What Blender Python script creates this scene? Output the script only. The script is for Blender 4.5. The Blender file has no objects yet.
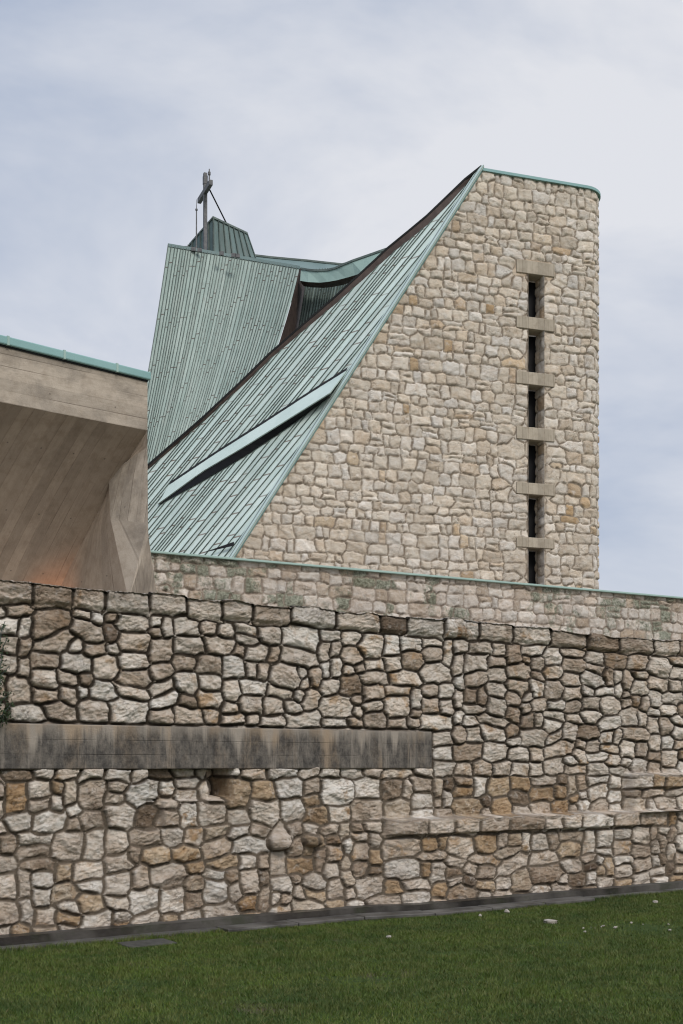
import bpy, math, random
import numpy as np
from mathutils import Vector

R = math.radians
sc = bpy.context.scene
COL = sc.collection
random.seed(7)

# ------------------------------------------------------------------ survey of the place
FPX, CX, HY, EYE = 1138.0, 341.5, 765.0, 1.6     # lens, principal column, horizon row, eye height

def ray(px, py):
    return np.array([(px - CX) / FPX, 1.0, (HY - py) / FPX])

def at(px, py, depth):
    return np.array([0, 0, EYE]) + ray(px, py) * depth

def on_plane(px, py, o, n, off=0.0):
    d = ray(px, py); e = np.array([0, 0, EYE])
    return e + d * (np.dot(o + n * off - e, n) / np.dot(d, n))

def unit(v):
    v = np.asarray(v, float)
    return v / np.linalg.norm(v)

# ------------------------------------------------------------------ object helpers
def tag(o, label=None, cat=None, group=None, kind=None):
    if label: o['label'] = label
    if cat: o['category'] = cat
    if group: o['group'] = group
    if kind: o['kind'] = kind
    return o

def thing(name, label, cat, loc=(0, 0, 0), group=None):
    o = bpy.data.objects.new(name, None)
    o.empty_display_size = 0.2
    COL.objects.link(o)
    o.location = loc
    return tag(o, label, cat, group)

def link(name, me, mat, parent=None):
    o = bpy.data.objects.new(name, me)
    COL.objects.link(o)
    if mat is not None:
        for m in (mat if isinstance(mat, (list, tuple)) else [mat]):
            me.materials.append(m)
    if parent is not None:
        o.parent = parent
        bpy_loc = parent.location.copy()
        p = parent
        off = Vector((0, 0, 0))
        while p is not None:
            off += p.location
            p = p.parent
        o.location = -off
        del bpy_loc
    return o

def fast_mesh(name, V, F, attrs=None, smooth=True, matidx=None):
    """V (n,3), F (m,k) index array; attrs: name -> (n,3) float vectors / (n,) floats"""
    V = np.asarray(V, np.float32); F = np.asarray(F, np.int32)
    me = bpy.data.meshes.new(name)
    k = F.shape[1]
    me.vertices.add(len(V)); me.vertices.foreach_set('co', V.ravel())
    me.loops.add(F.size); me.loops.foreach_set('vertex_index', F.ravel())
    me.polygons.add(len(F))
    me.polygons.foreach_set('loop_start', np.arange(0, F.size, k, dtype=np.int32))
    me.polygons.foreach_set('use_smooth', np.full(len(F), smooth, bool))
    if matidx is not None:
        me.polygons.foreach_set('material_index', np.asarray(matidx, np.int32))
    for an, a in (attrs or {}).items():
        a = np.asarray(a, np.float32)
        if a.ndim == 2:
            at_ = me.attributes.new(an, 'FLOAT_VECTOR', 'POINT'); at_.data.foreach_set('vector', a.ravel())
        else:
            at_ = me.attributes.new(an, 'FLOAT', 'POINT'); at_.data.foreach_set('value', a.ravel())
    me.update(calc_edges=True)
    me.validate()
    return me

def grid_faces(nu, nv, mask=None):
    i = np.arange(nu - 1)[:, None]; j = np.arange(nv - 1)[None, :]
    a = i * nv + j
    F = np.stack([a, a + nv, a + nv + 1, a + 1], -1)
    if mask is not None:
        return F[mask]
    return F.reshape(-1, 4)

class MB:
    """collects polygons into one mesh; each vertex carries 'brd' = surface coords in metres"""
    def __init__(s): s.v = []; s.f = []; s.b = []
    def poly(s, pts, brd=None):
        i = len(s.v)
        s.v += [tuple(map(float, p)) for p in pts]
        if brd is None:
            p0 = np.array(pts[0]); ex = unit(np.array(pts[1]) - p0)
            nn = unit(np.cross(ex, np.array(pts[-1]) - p0)); ey = np.cross(nn, ex)
            brd = [(np.dot(np.array(p) - p0, ex), np.dot(np.array(p) - p0, ey), 0) for p in pts]
        s.b += [tuple(map(float, b)) for b in brd]
        s.f.append(list(range(i, i + len(pts))))
    def box(s, o, ax, ay, az):
        """box from corner o with edge vectors"""
        o, ax, ay, az = map(np.array, (o, ax, ay, az))
        if np.dot(np.cross(ax, ay), az) < 0: ax, ay = ay, ax
        c = [o, o + ax, o + ax + ay, o + ay, o + az, o + ax + az, o + ax + ay + az, o + ay + az]
        for q in ((3, 2, 1, 0), (4, 5, 6, 7), (0, 1, 5, 4), (1, 2, 6, 5), (2, 3, 7, 6), (3, 0, 4, 7)):
            s.poly([c[k] for k in q])
    def tube(s, p, q, r0, r1=None, n=10):
        p, q = np.array(p, float), np.array(q, float); r1 = r0 if r1 is None else r1
        d = unit(q - p); a = unit(np.cross(d, [0.3, 0.5, 0.81])); b = np.cross(d, a)
        ang = [2 * math.pi * k / n for k in range(n)]
        A = [p + r0 * (math.cos(t) * a + math.sin(t) * b) for t in ang]
        B = [q + r1 * (math.cos(t) * a + math.sin(t) * b) for t in ang]
        for k in range(n):
            s.poly([A[k], A[(k + 1) % n], B[(k + 1) % n], B[k]])
        s.poly(A[::-1]); s.poly(B)
    def build(s, name, mat, parent=None, bevel=0, smooth=False):
        me = bpy.data.meshes.new(name)
        me.from_pydata(s.v, [], s.f)
        a = me.attributes.new('brd', 'FLOAT_VECTOR', 'CORNER')
        a.data.foreach_set('vector', np.array([s.b[i] for f in s.f for i in f], np.float32).ravel())
        me.update()
        o = link(name, me, mat, parent)
        if bevel:
            w = o.modifiers.new('weld', 'WELD'); w.merge_threshold = 1e-4
            b = o.modifiers.new('bevel', 'BEVEL'); b.width = bevel; b.segments = 2; b.limit_method = 'ANGLE'
        return o

# ------------------------------------------------------------------ noise in numpy
def perlin(x, y, seed=0):
    rs = np.random.RandomState(seed)
    perm = rs.permutation(512).astype(np.int64)
    ang = rs.rand(512) * 2 * np.pi
    gx, gy = np.cos(ang), np.sin(ang)
    xi = np.floor(x).astype(np.int64); yi = np.floor(y).astype(np.int64)
    xf = x - xi; yf = y - yi
    def g(ix, iy, dx, dy):
        h = perm[(perm[ix & 511] + iy) & 511]
        return gx[h] * dx + gy[h] * dy
    u = xf ** 3 * (xf * (xf * 6 - 15) + 10); v = yf ** 3 * (yf * (yf * 6 - 15) + 10)
    a = g(xi, yi, xf, yf); b = g(xi + 1, yi, xf - 1, yf)
    c = g(xi, yi + 1, xf, yf - 1); d = g(xi + 1, yi + 1, xf - 1, yf - 1)
    return (a + u * (b - a) + v * ((c + u * (d - c)) - (a + u * (b - a)))) * 1.4

def fbm(x, y, octv=4, seed=0, gain=0.5):
    s = 0; amp = 1.0; tot = 0
    for k in range(octv):
        s = s + amp * perlin(x * 2 ** k + 17.3 * k, y * 2 ** k - 9.1 * k, seed + k)
        tot += amp; amp *= gain
    return s / tot

# ------------------------------------------------------------------ masonry
def pack(nu, nv, sizes, weights, rng, pre=(), rowstarts=()):
    """random rubble packing on a unit grid -> list of (i, j, w, h, flag)"""
    occ = np.zeros((nu, nv), bool); out = []
    for (i, j, w, h, fl) in pre:
        i0, j0, i1, j1 = max(i, 0), max(j, 0), min(i + w, nu), min(j + h, nv)
        if i1 <= i0 or j1 <= j0: continue
        occ[i0:i1, j0:j1] = True
        out.append((i, j, w, h, fl))
    rowset = set(rowstarts)
    cw = np.cumsum(weights) / np.sum(weights)
    for j in range(nv):
        i = 0
        while i < nu:
            if occ[i, j]: i += 1; continue
            run = 0
            while i + run < nu and not occ[i + run, j]: run += 1
            w, h = sizes[int(np.searchsorted(cw, rng.random()))]
            if run - w == 1 or run < w: w = run if run <= w + 1 else w
            if w > 7: w = 4
            fh = 1
            while fh < 8 and j + fh < nv and (j + fh) not in rowset and not occ[i:i + w, j + fh].any(): fh += 1
            hh = fh if fh - h <= 1 else h
            occ[i:i + w, j:j + hh] = True
            out.append((i, j, w, hh, 0))
            i += w
    return out

def courses(length, height, hmean, wmean, rng, blocked=()):
    """coursed rubble in metres -> (u0, v0, w, h, flag); blocked = exact (u0, v0, w, h, flag)"""
    out = []
    v = 0.0
    while v < height:
        hh = hmean * rng.choice([.72, .85, .95, 1.0, 1.08, 1.2, 1.32])
        u = -rng.uniform(0, wmean); ph = rng.uniform(0, 6)
        while u < length:
            w = wmean * rng.choice([.5, .62, .75, .85, .95, 1.0, 1.1, 1.2, 1.35, 1.6])
            dv = .10 * hmean * math.sin(u * 1.7 + ph)
            cu, cv = u + w / 2, v + hh / 2
            hit = any(b[0] - w * .2 < cu < b[0] + b[2] + w * .2 and b[1] - hh * .15 < cv < b[1] + b[3] + hh * .15 for b in blocked)
            if not hit:
                q = rng.random()
                if q < .09 and w > wmean * .8:
                    out += [(u, v + dv, w, hh * .48, 0), (u, v + dv + hh * .5, w, hh * .5, 0)]
                elif q < .17:
                    out.append((u, v + dv - hh * .12, w * 1.05, hh * 1.34, 0))
                else:
                    out.append((u, v + dv + rng.gauss(0, .05) * hh, w, hh, 0))
            u += w
        v += hh
    return out + list(blocked)

def stone_field(u, v, rects, un, rng, rot=8, jit=0.10, warp=0.02, warpf=4.0, pr=(2.6, 5), seed=1, metres=False):
    """u, v 1-D coordinates; returns id, edge distance (m), local dx, dy for each grid point"""
    nu, nv = len(u), len(v); du, dv = u[1] - u[0], v[1] - v[0]
    cell = 1.0
    if metres:
        rects = [(a / un, b / un, c / un, d / un, f) for (a, b, c, d, f) in rects]
    U, V = np.meshgrid(u, v, indexing='ij')
    WU = U + warp * fbm(U * warpf, V * warpf, 3, seed) ; WV = V + warp * fbm(U * warpf + 31, V * warpf + 7, 3, seed + 9)
    F1 = np.full((nu, nv), 9e9); F2 = F1.copy(); I1 = np.zeros((nu, nv), np.int32)
    for k, (i, j, w, h, fl) in enumerate(rects):
        a, b = w * un / 2, h * un / 2
        cu = (i + w / 2) * un + u[0]; cv = (j + h / 2) * un + v[0]
        big = max(w, h) > 12 * cell
        th = 0; p = 12.0
        if fl == 3:
            cv += rng.uniform(-.05, .05) * un; th = R(rng.gauss(0, 1.5)); p = rng.uniform(4.5, 7); fl = 0
        elif fl == 0:
            cu += rng.uniform(-jit, jit) * un * 1.6; cv += rng.uniform(-jit, jit) * un * 1.4
            th = R(rng.gauss(0, rot)); p = rng.uniform(*pr)
        a *= rng.uniform(.96, 1.05) if fl == 0 else 1; b *= rng.uniform(.96, 1.05) if fl == 0 else 1
        ru, rv = 1.5 * a + .6 * b + 3 * un, 1.5 * b + .6 * a + 3 * un
        if big: ru, rv = a + 1.5 * un, b + 1.5 * un
        x0, x1 = max(0, int((cu - ru - u[0]) / du)), min(nu, int((cu + ru - u[0]) / du) + 2)
        y0, y1 = max(0, int((cv - rv - v[0]) / dv)), min(nv, int((cv + rv - v[0]) / dv) + 2)
        if x1 <= x0 or y1 <= y0: continue
        sx, sy = WU[x0:x1, y0:y1] - cu, WV[x0:x1, y0:y1] - cv
        if fl:
            sx, sy = U[x0:x1, y0:y1] - cu, V[x0:x1, y0:y1] - cv
        c, s = math.cos(th), math.sin(th)
        X, Y = np.abs(sx * c + sy * s), np.abs(-sx * s + sy * c)
        if big or fl:
            d = 1 + np.maximum(X - a, Y - b) / (un * 1.3)
        else:
            # additive form keeps joints near the packed edges whatever the two sizes are
            m = min(a, b)
            d = 1 + (((X / a) ** p + (Y / b) ** p) ** (1 / p) - 1) * (m * .6 + un * .5) / (un * 1.3)
        f1, f2, i1 = F1[x0:x1, y0:y1], F2[x0:x1, y0:y1], I1[x0:x1, y0:y1]
        better = d < f1
        f2[:] = np.where(better, f1, np.minimum(f2, d))
        f1[:] = np.where(better, d, f1)
        i1[better] = k
    D = np.minimum(F2, 8) - np.minimum(F1, 8)
    gu, gv = np.gradient(D, du, dv)
    g = np.sqrt(gu ** 2 + gv ** 2)
    g = np.clip(g, 2.0, 1.5 / un * 1.6)
    edge = D / g
    cuv = np.array([((i + w / 2) * un + u[0], (j + h / 2) * un + v[0]) for (i, j, w, h, f) in rects])
    return U, V, I1, edge, U - cuv[I1, 0], V - cuv[I1, 1]

def relief(U, V, I, E, DX, DY, n, rs, joint, bev, hmin, hmax, tilt, rough, seed, facet=1.0):
    """height of a pitch-faced stone above the mortar bed"""
    Rr = rs.uniform(hmin, hmax, n); tx = rs.normal(0, tilt, n); ty = rs.normal(0, tilt, n)
    th = rs.normal(0, .5, n); ou = rs.uniform(0, 90, n); ov = rs.uniform(0, 90, n)
    bv = bev * rs.uniform(.6, 1.5, n)
    jn = joint * (1 + .7 * fbm(U * 5 + 3, V * 5, 2, seed + 40))
    e2 = E + .006 * fbm(U * 40, V * 40, 2, seed + 60)
    t = np.clip((e2 - jn) / bv[I], 0, 1)
    prof = 1 - (1 - t) ** 2.6
    c, s = np.cos(th)[I], np.sin(th)[I]
    X = DX * c + DY * s + ou[I]; Y = -DX * s + DY * c + ov[I]
    big = fbm(X * 5, Y * 7, 2, seed + 3)
    fine = fbm(X * 26, Y * 40, 4, seed + 21, .7)
    # split faces: a few broken planes per stone, the lowest one wins
    sc_ = facet
    H = Rr[I] * (1 + tx[I] * DX / .15 + ty[I] * DY / .12)
    for k in range(5):
        an = rs.uniform(0, 2 * np.pi, n); sl = rs.uniform(.10, .62, n); of = rs.uniform(-.01, .12, n) * sc_
        wx, wy = DX + .012 * big, DY + .012 * fine
        H = np.minimum(H, Rr[I] + sl[I] * (of[I] - (wx * np.cos(an)[I] + wy * np.sin(an)[I])))
    # flaking steps
    q = perlin(X * 6.5 + .5 * fine, Y * 12, seed + 33) * 2.2
    step = (np.floor(q * 1.6) + np.clip((q * 1.6 - np.floor(q * 1.6)) * 5, 0, 1)) / 1.6
    H = np.maximum(H, Rr[I] * .35)
    rid = 1 - 2.0 * np.abs(fbm(X * 9, Y * 17, 3, seed + 11, .6))
    crack = np.clip(1 - np.abs(perlin(X * 5 + .4 * fine, Y * 8, seed + 51)) * 14, 0, 1)
    h = prof * (H + rough * (.55 * big + .25 * step + .75 * fine + .55 * rid - .45 * crack))
    h = np.where(t > 0, np.maximum(h, .002), 0)
    mortar = 1 - np.clip((E - jn * .9) / .012, 0, 1)
    h = h + mortar * .004 * fbm(U * 30, V * 30, 2, seed + 50)
    return h, mortar

# ------------------------------------------------------------------ materials
class NT:
    def __init__(s, name):
        s.m = bpy.data.materials.new(name); s.m.use_nodes = True
        s.t = s.m.node_tree; s.t.nodes.clear()
        s.out = s.t.nodes.new('ShaderNodeOutputMaterial')
        s.b = s.t.nodes.new('ShaderNodeBsdfPrincipled')
        s.t.links.new(s.b.outputs[0], s.out.inputs['Surface'])
        s.b.inputs['Specular IOR Level'].default_value = .25
    def n(s, typ, _p=None, **inp):
        nd = s.t.nodes.new('ShaderNode' + typ)
        for k, v in (_p or {}).items(): setattr(nd, k, v)
        for k, v in inp.items():
            key = int(k[1:]) if k[0] == 'i' and k[1:].isdigit() else k.replace('_', ' ')
            s.set(nd.inputs[key], v)
        return nd
    def set(s, sock, v):
        if isinstance(v, bpy.types.NodeSocket): s.t.links.new(v, sock)
        elif isinstance(v, bpy.types.Node): s.t.links.new(v.outputs[0], sock)
        else:
            if isinstance(v, (tuple, list)) and len(v) == 3 and sock.type == 'RGBA': v = (*v, 1)
            sock.default_value = v
    def attr(s, name): return s.n('Attribute', {'attribute_name': name})
    def noise(s, vec, scale, detail=4, rough=.55, dist=0):
        return s.n('TexNoise', Vector=vec, Scale=scale, Detail=detail, Roughness=rough, Distortion=dist).outputs['Fac']
    def map(s, vec, scale=(1, 1, 1), rot=(0, 0, 0), loc=(0, 0, 0)):
        return s.n('Mapping', Vector=vec, Scale=scale, Rotation=rot, Location=loc).outputs[0]
    def ramp(s, fac, stops):
        nd = s.n('ValToRGB', Fac=fac); el = nd.color_ramp.elements
        while len(el) > 1: el.remove(el[-1])
        for k, (p, c) in enumerate(stops):
            e = el[0] if k == 0 else el.new(p)
            e.position = p
            e.color = (c, c, c, 1) if isinstance(c, (int, float)) else (*c, 1)
        return nd.outputs[0]
    def mix(s, fac, a, b, mode='MIX'):
        nd = s.n('Mix', {'data_type': 'RGBA', 'blend_type': mode})
        s.set(nd.inputs[0], fac); s.set(nd.inputs[6], a); s.set(nd.inputs[7], b)
        return nd.outputs[2]
    def math(s, op, a, b=0.0, c=0.0, clamp=False):
        nd = s.n('Math', {'operation': op, 'use_clamp': clamp}); s.set(nd.inputs[0], a); s.set(nd.inputs[1], b); s.set(nd.inputs[2], c)
        return nd.outputs[0]
    def sep(s, v):
        nd = s.n('SeparateXYZ', Vector=v); return nd.outputs
    def bump(s, h, strength=.4, dist=.01, base=None):
        nd = s.n('Bump', Strength=strength, Distance=dist, Height=h)
        if base is not None: s.set(nd.inputs['Normal'], base)
        return nd.outputs[0]
    def fin(s, color, rough=.85, normal=None, spec=None):
        s.set(s.b.inputs['Base Color'], color); s.set(s.b.inputs['Roughness'], rough)
        if normal is not None: s.set(s.b.inputs['Normal'], normal)
        if spec is not None: s.b.inputs['Specular IOR Level'].default_value = spec
        return s.m
    @property
    def pos(s): return s.n('NewGeometry').outputs['Position']

def stone_material(name, palette, mortar_lo, mortar_hi, zsplit, fine=1.0, rust=.5, dirt=.5, green=0.0, cap=None, bumpd=.02):
    t = NT(name)
    st = t.sep(t.attr('stone').outputs['Vector'])      # x: per-stone random, y: second random, z: mortar
    pos = t.pos
    z = t.sep(pos)[2]
    base = t.ramp(st[0], palette)
    # per-stone value change
    val = t.math('MULTIPLY_ADD', st[1], .28, .85)
    base = t.mix(1, base, t.n('CombineXYZ', X=val, Y=val, Z=val).outputs[0], 'MULTIPLY')
    # grain: streaks and blotches
    swirl = t.noise(t.map(pos, (1, 1, 1.7)), 9 * fine, 6, .65, .6)
    base = t.mix(t.ramp(swirl, [(.42, 0), (.64, .5)]), base, t.mix(1, base, (.74, .63, .52), 'MULTIPLY'))
    veins = t.noise(t.map(pos, (1, 1, 2.6), (0.4, 0.2, 0.3)), 22 * fine, 5, .7, 1.2)
    base = t.mix(t.ramp(veins, [(.55, 0), (.68, .6)]), base, t.mix(1, base, (.50, .44, .39), 'MULTIPLY'))
    pale = t.noise(pos, 14 * fine, 4, .6)
    base = t.mix(t.ramp(pale, [(.55, 0), (.72, .45)]), base, (.70, .665, .62))
    rn = t.noise(pos, 5.2 * fine, 5, .62, .5)
    rmask = t.math('MULTIPLY', t.ramp(rn, [(.53, 0), (.66, 1)]), t.ramp(st[1], [(.35, 0), (.9, rust)]))
    base = t.mix(rmask, base, (.40, .25, .125))
    dn = t.math('ADD', t.noise(pos, 1.7, 4, .6), t.math('MULTIPLY', t.math('SUBTRACT', t.noise(pos, 13, 5, .7), .5), .5))
    base = t.mix(t.math('MULTIPLY', t.ramp(dn, [(.50, 0), (.64, 1)]), dirt), base, t.mix(1, base, (.40, .32, .25), 'MULTIPLY'))
    if green:
        gn = t.math('ADD', t.noise(t.map(pos, (1, 1, .7)), 1.3, 3, .6, .2), t.math('MULTIPLY', t.math('SUBTRACT', t.noise(pos, 11, 6, .75), .5), .45))
        pick = t.math('MULTIPLY', t.ramp(gn, [(.46, 0), (.54, 1)]), t.ramp(t.math('ADD', st[1], t.math('MULTIPLY', t.math('SUBTRACT', t.noise(pos, 16, 5, .7), .5), 1.2)), [(.30, 0), (.62, 1)]))
        base = t.mix(t.math('MULTIPLY', pick, green), base, t.mix(t.ramp(t.noise(pos, 26, 5, .75), [(.42, 0), (.6, 1)]), (.075, .09, .055), (.29, .31, .235)))
    if cap is not None:                                  # weathered, lichen-dark course along the top
        cm = t.n('MapRange', Value=z, From_Min=cap - .10, From_Max=cap + .02).outputs[0]
        cn = t.math('MULTIPLY', cm, t.ramp(t.noise(pos, 7, 5, .65), [(.38, .15), (.6, 1)]))
        base = t.mix(t.math('MULTIPLY', cn, .45), base, (.12, .088, .064))
    mn = t.noise(pos, 18 * fine, 4, .6)
    zf = t.n('MapRange', Value=t.math('ADD', z, t.math('MULTIPLY', t.math('SUBTRACT', t.noise(pos, .8, 3), .5), 1.6)), From_Min=zsplit - .35, From_Max=zsplit + .35).outputs[0]
    mort = t.mix(zf, mortar_lo, mortar_hi)
    mort = t.mix(t.ramp(mn, [(.35, 0), (.7, .7)]), mort, t.mix(1, mort, (.5, .5, .48), 'MULTIPLY'))
    col = t.mix(st[2], base, mort)
    h = t.math('ADD', t.noise(t.map(pos, (1, 1, 1.8)), 34 * fine, 6, .7, .5), t.math('MULTIPLY', t.noise(pos, 120 * fine, 3, .6), .35))
    vor = t.n('TexVoronoi', {'feature': 'DISTANCE_TO_EDGE'}, Vector=t.n('VectorMath', {'operation': 'ADD'}, i0=t.map(pos, (1, 1, 1.9), (.3, .2, .1)), i1=t.n('VectorMath', {'operation': 'SCALE'}, i0=t.n('TexNoise', Vector=pos, Scale=9.0 * fine).outputs['Color'], Scale=.22).outputs[0]).outputs[0], Scale=11.0 * fine).outputs['Distance']
    crk = t.math('MULTIPLY', t.ramp(vor, [(0.0, 1), (.035, 0)]), t.ramp(t.noise(pos, 6 * fine, 3), [(.48, 0), (.62, 1)]))
    col = t.mix(t.math('MULTIPLY', crk, .7), col, t.mix(1, col, (.40, .34, .29), 'MULTIPLY'))
    h = t.math('SUBTRACT', h, t.math('MULTIPLY', crk, .5))
    return t.fin(col, .9, t.bump(h, .9, bumpd), .2)

def concrete_material(name, c0, c1, board=.11, along_streak=.5, stain=.5, stainc=(.035, .032, .03), vert_stain=False, rough=.88, linek=.6):
    """board-marked concrete; 'brd' x runs across the boards, y along them"""
    t = NT(name)
    b = t.attr('brd').outputs['Vector']
    pos = t.pos
    bx, by, _ = t.sep(b)
    row = t.math('FLOOR', t.math('DIVIDE', bx, board))
    wn = t.n('TexWhiteNoise', {'noise_dimensions': '1D'}, W=row).outputs[0]
    fr = t.math('ABSOLUTE', t.math('SUBTRACT', t.math('FRACT', t.math('DIVIDE', bx, board)), .5))
    line = t.ramp(fr, [(.44, 0), (.495, 1)])
    brk = t.ramp(t.noise(t.map(b, (9, .9, 1)), 1.0, 3), [(.42, 0), (.58, 1)])
    line = t.math('MULTIPLY', line, brk)
    fib = t.noise(t.map(b, (22, 2.2, 1)), 1.0, 6, .7, .4)
    blot = t.noise(pos, 1.7, 6, .62)
    col = t.mix(blot, c0, c1)
    k = t.math('MULTIPLY_ADD', wn, .22, .89)
    col = t.mix(1, col, t.n('CombineXYZ', X=k, Y=k, Z=k).outputs[0], 'MULTIPLY')
    col = t.mix(t.math('MULTIPLY', t.ramp(fib, [(.45, 0), (.7, 1)]), along_streak), col, t.mix(1, col, (.55, .52, .48), 'MULTIPLY'))
    hx = t.math('SUBTRACT', t.math('FRACT', t.math('DIVIDE', bx, board * 3)), .5); hy = t.math('SUBTRACT', t.math('FRACT', t.math('DIVIDE', by, .92)), .5)
    hd = t.math('SQRT', t.math('ADD', t.math('POWER', t.math('MULTIPLY', hx, board * 3), 2), t.math('POWER', t.math('MULTIPLY', hy, .92), 2)))
    hole = t.ramp(hd, [(.007, .7), (.013, 0)])
    col = t.mix(hole, col, (.06, .05, .042))
    dust = t.noise(pos, 6.5, 7, .72, .3)
    col = t.mix(t.ramp(dust, [(.46, 0), (.66, .5)]), col, t.mix(1, col, (.62, .58, .54), 'MULTIPLY'))
    col = t.mix(t.math('MULTIPLY', line, linek), col, t.mix(1, col, (.35, .32, .30), 'MULTIPLY'))
    sp = t.map(pos, (1.6, 1.6, .28)) if vert_stain else t.map(b, (1.2, .8, 1))
    sn = t.noise(sp, 1.6, 7, .68, .3)
    col = t.mix(t.math('MULTIPLY', t.ramp(sn, [(.46, 0), (.62, 1)]), stain), col, stainc)
    pit = t.noise(pos, 60, 3, .6)
    col = t.mix(t.ramp(pit, [(.66, 0), (.75, .5)]), col, t.mix(1, col, (.4, .4, .4), 'MULTIPLY'))
    h = t.math('ADD', t.math('MULTIPLY', line, -.6), t.math('ADD', t.math('MULTIPLY', fib, .5), t.math('MULTIPLY', pit, .5)))
    return t.fin(col, rough, t.bump(h, .5, .012), .25)

def copper_material(name, c0, c1, brown=.35, joint=True, jlen=2.1, speck=.4, jc=(.10, .075, .06), slant=.35):
    """patinated sheet; attribute 'pan' = (across m, along m, pan index)"""
    t = NT(name)
    p = t.attr('pan').outputs['Vector']
    px, py, pi = t.sep(p)
    pos = t.pos
    wn = t.n('TexWhiteNoise', {'noise_dimensions': '1D'}, W=pi).outputs[0]
    n1 = t.noise(t.map(p, (5, .55, 3.7)), 1, 5, .6)
    col = t.mix(t.ramp(n1, [(.3, 0), (.7, 1)]), c0, c1)
    n2 = t.noise(pos, 1.1, 5, .62)
    col = t.mix(t.math('MULTIPLY', t.ramp(n2, [(.42, 0), (.68, 1)]), .5), col, t.mix(1, col, (.72, .78, .78), 'MULTIPLY'))
    k = t.math('MULTIPLY_ADD', wn, .20, .90)
    col = t.mix(1, col, t.n('CombineXYZ', X=k, Y=k, Z=k).outputs[0], 'MULTIPLY')
    sp = t.noise(t.map(p, (14, 3, 1)), 1, 6, .7)
    col = t.mix(t.math('MULTIPLY', t.ramp(sp, [(.56, 0), (.72, 1)]), speck), col, (.16, .12, .095))
    run = t.noise(t.map(p, (3.2, .22, .4)), 1, 6, .7)
    col = t.mix(t.math('MULTIPLY', t.ramp(run, [(.54, 0), (.70, 1)]), brown), col, (.20, .155, .125))
    if joint:
        stag = t.math('MULTIPLY_ADD', t.n('TexWhiteNoise', {'noise_dimensions': '1D'}, W=t.math('FLOOR', t.math('DIVIDE', pi, 3.0))).outputs[0], jlen, t.math('MULTIPLY', pi, .19))
        jf = t.math('FRACT', t.math('DIVIDE', t.math('ADD', py, t.math('ADD', stag, t.math('MULTIPLY', px, slant))), jlen))
        jl = t.ramp(jf, [(0.0, 1), (.040 / jlen, 1), (.052 / jlen, 0)])
        jn = t.ramp(t.noise(pos, 1.3, 3), [(.36, .35), (.52, .95)])
        col = t.mix(t.math('MULTIPLY', jl, jn), col, jc)
    h = t.noise(t.map(p, (2.5, .9, 1)), 1, 4, .55)
    rg = t.math('MULTIPLY_ADD', t.noise(pos, 3), .25, .5)
    return t.fin(col, rg, t.bump(h, .35, .05), .3)

def plain(name, c0, c1, scale=6, rough=.8, spec=.25, bump=.3, bd=.01, metal=0):
    t = NT(name)
    pos = t.pos
    n = t.noise(pos, scale, 6, .62)
    t.b.inputs['Metallic'].default_value = metal
    return t.fin(t.mix(t.ramp(n, [(.3, 0), (.7, 1)]), c0, c1), rough, t.bump(t.noise(pos, scale * 6, 4), bump, bd), spec)

M = {}
M['rubble'] = stone_material('rubble_stone',
    [(0, (.18, .135, .10)), (.03, (.30, .23, .165)), (.11, (.48, .39, .305)), (.38, (.65, .565, .475)), (.65, (.71, .64, .555)), (.86, (.75, .705, .64)), (.93, (.51, .40, .28)), (1, (.42, .28, .155))],
    (.165, .130, .096), (.056, .043, .031), 1.45, 1.0, .9, .45, 0, 3.17)
M['tower'] = stone_material('tower_stone',
    [(0, (.52, .39, .26)), (.03, (.60, .50, .39)), (.13, (.64, .555, .45)), (.45, (.68, .605, .505)), (.7, (.71, .64, .55)), (.95, (.70, .65, .585)), (.985, (.62, .50, .36)), (1, (.50, .35, .20))],
    (.27, .215, .16), (.27, .215, .16), 3, .55, .22, .12, 0, None, .015)
M['mossy'] = stone_material('mossy_terrace_stone',
    [(0, (.46, .37, .28)), (.2, (.60, .52, .44)), (.45, (.64, .57, .50)), (.7, (.66, .60, .53)), (1, (.64, .59, .53))],
    (.30, .24, .19), (.30, .24, .19), 3, .9, .2, .25, .85, None, .012)
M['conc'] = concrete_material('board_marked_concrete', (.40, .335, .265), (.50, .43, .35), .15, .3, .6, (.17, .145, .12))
M['soffit'] = concrete_material('soffit_concrete', (.36, .285, .215), (.45, .365, .285), .15, .28, .25, (.19, .155, .125), linek=.35)
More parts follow.
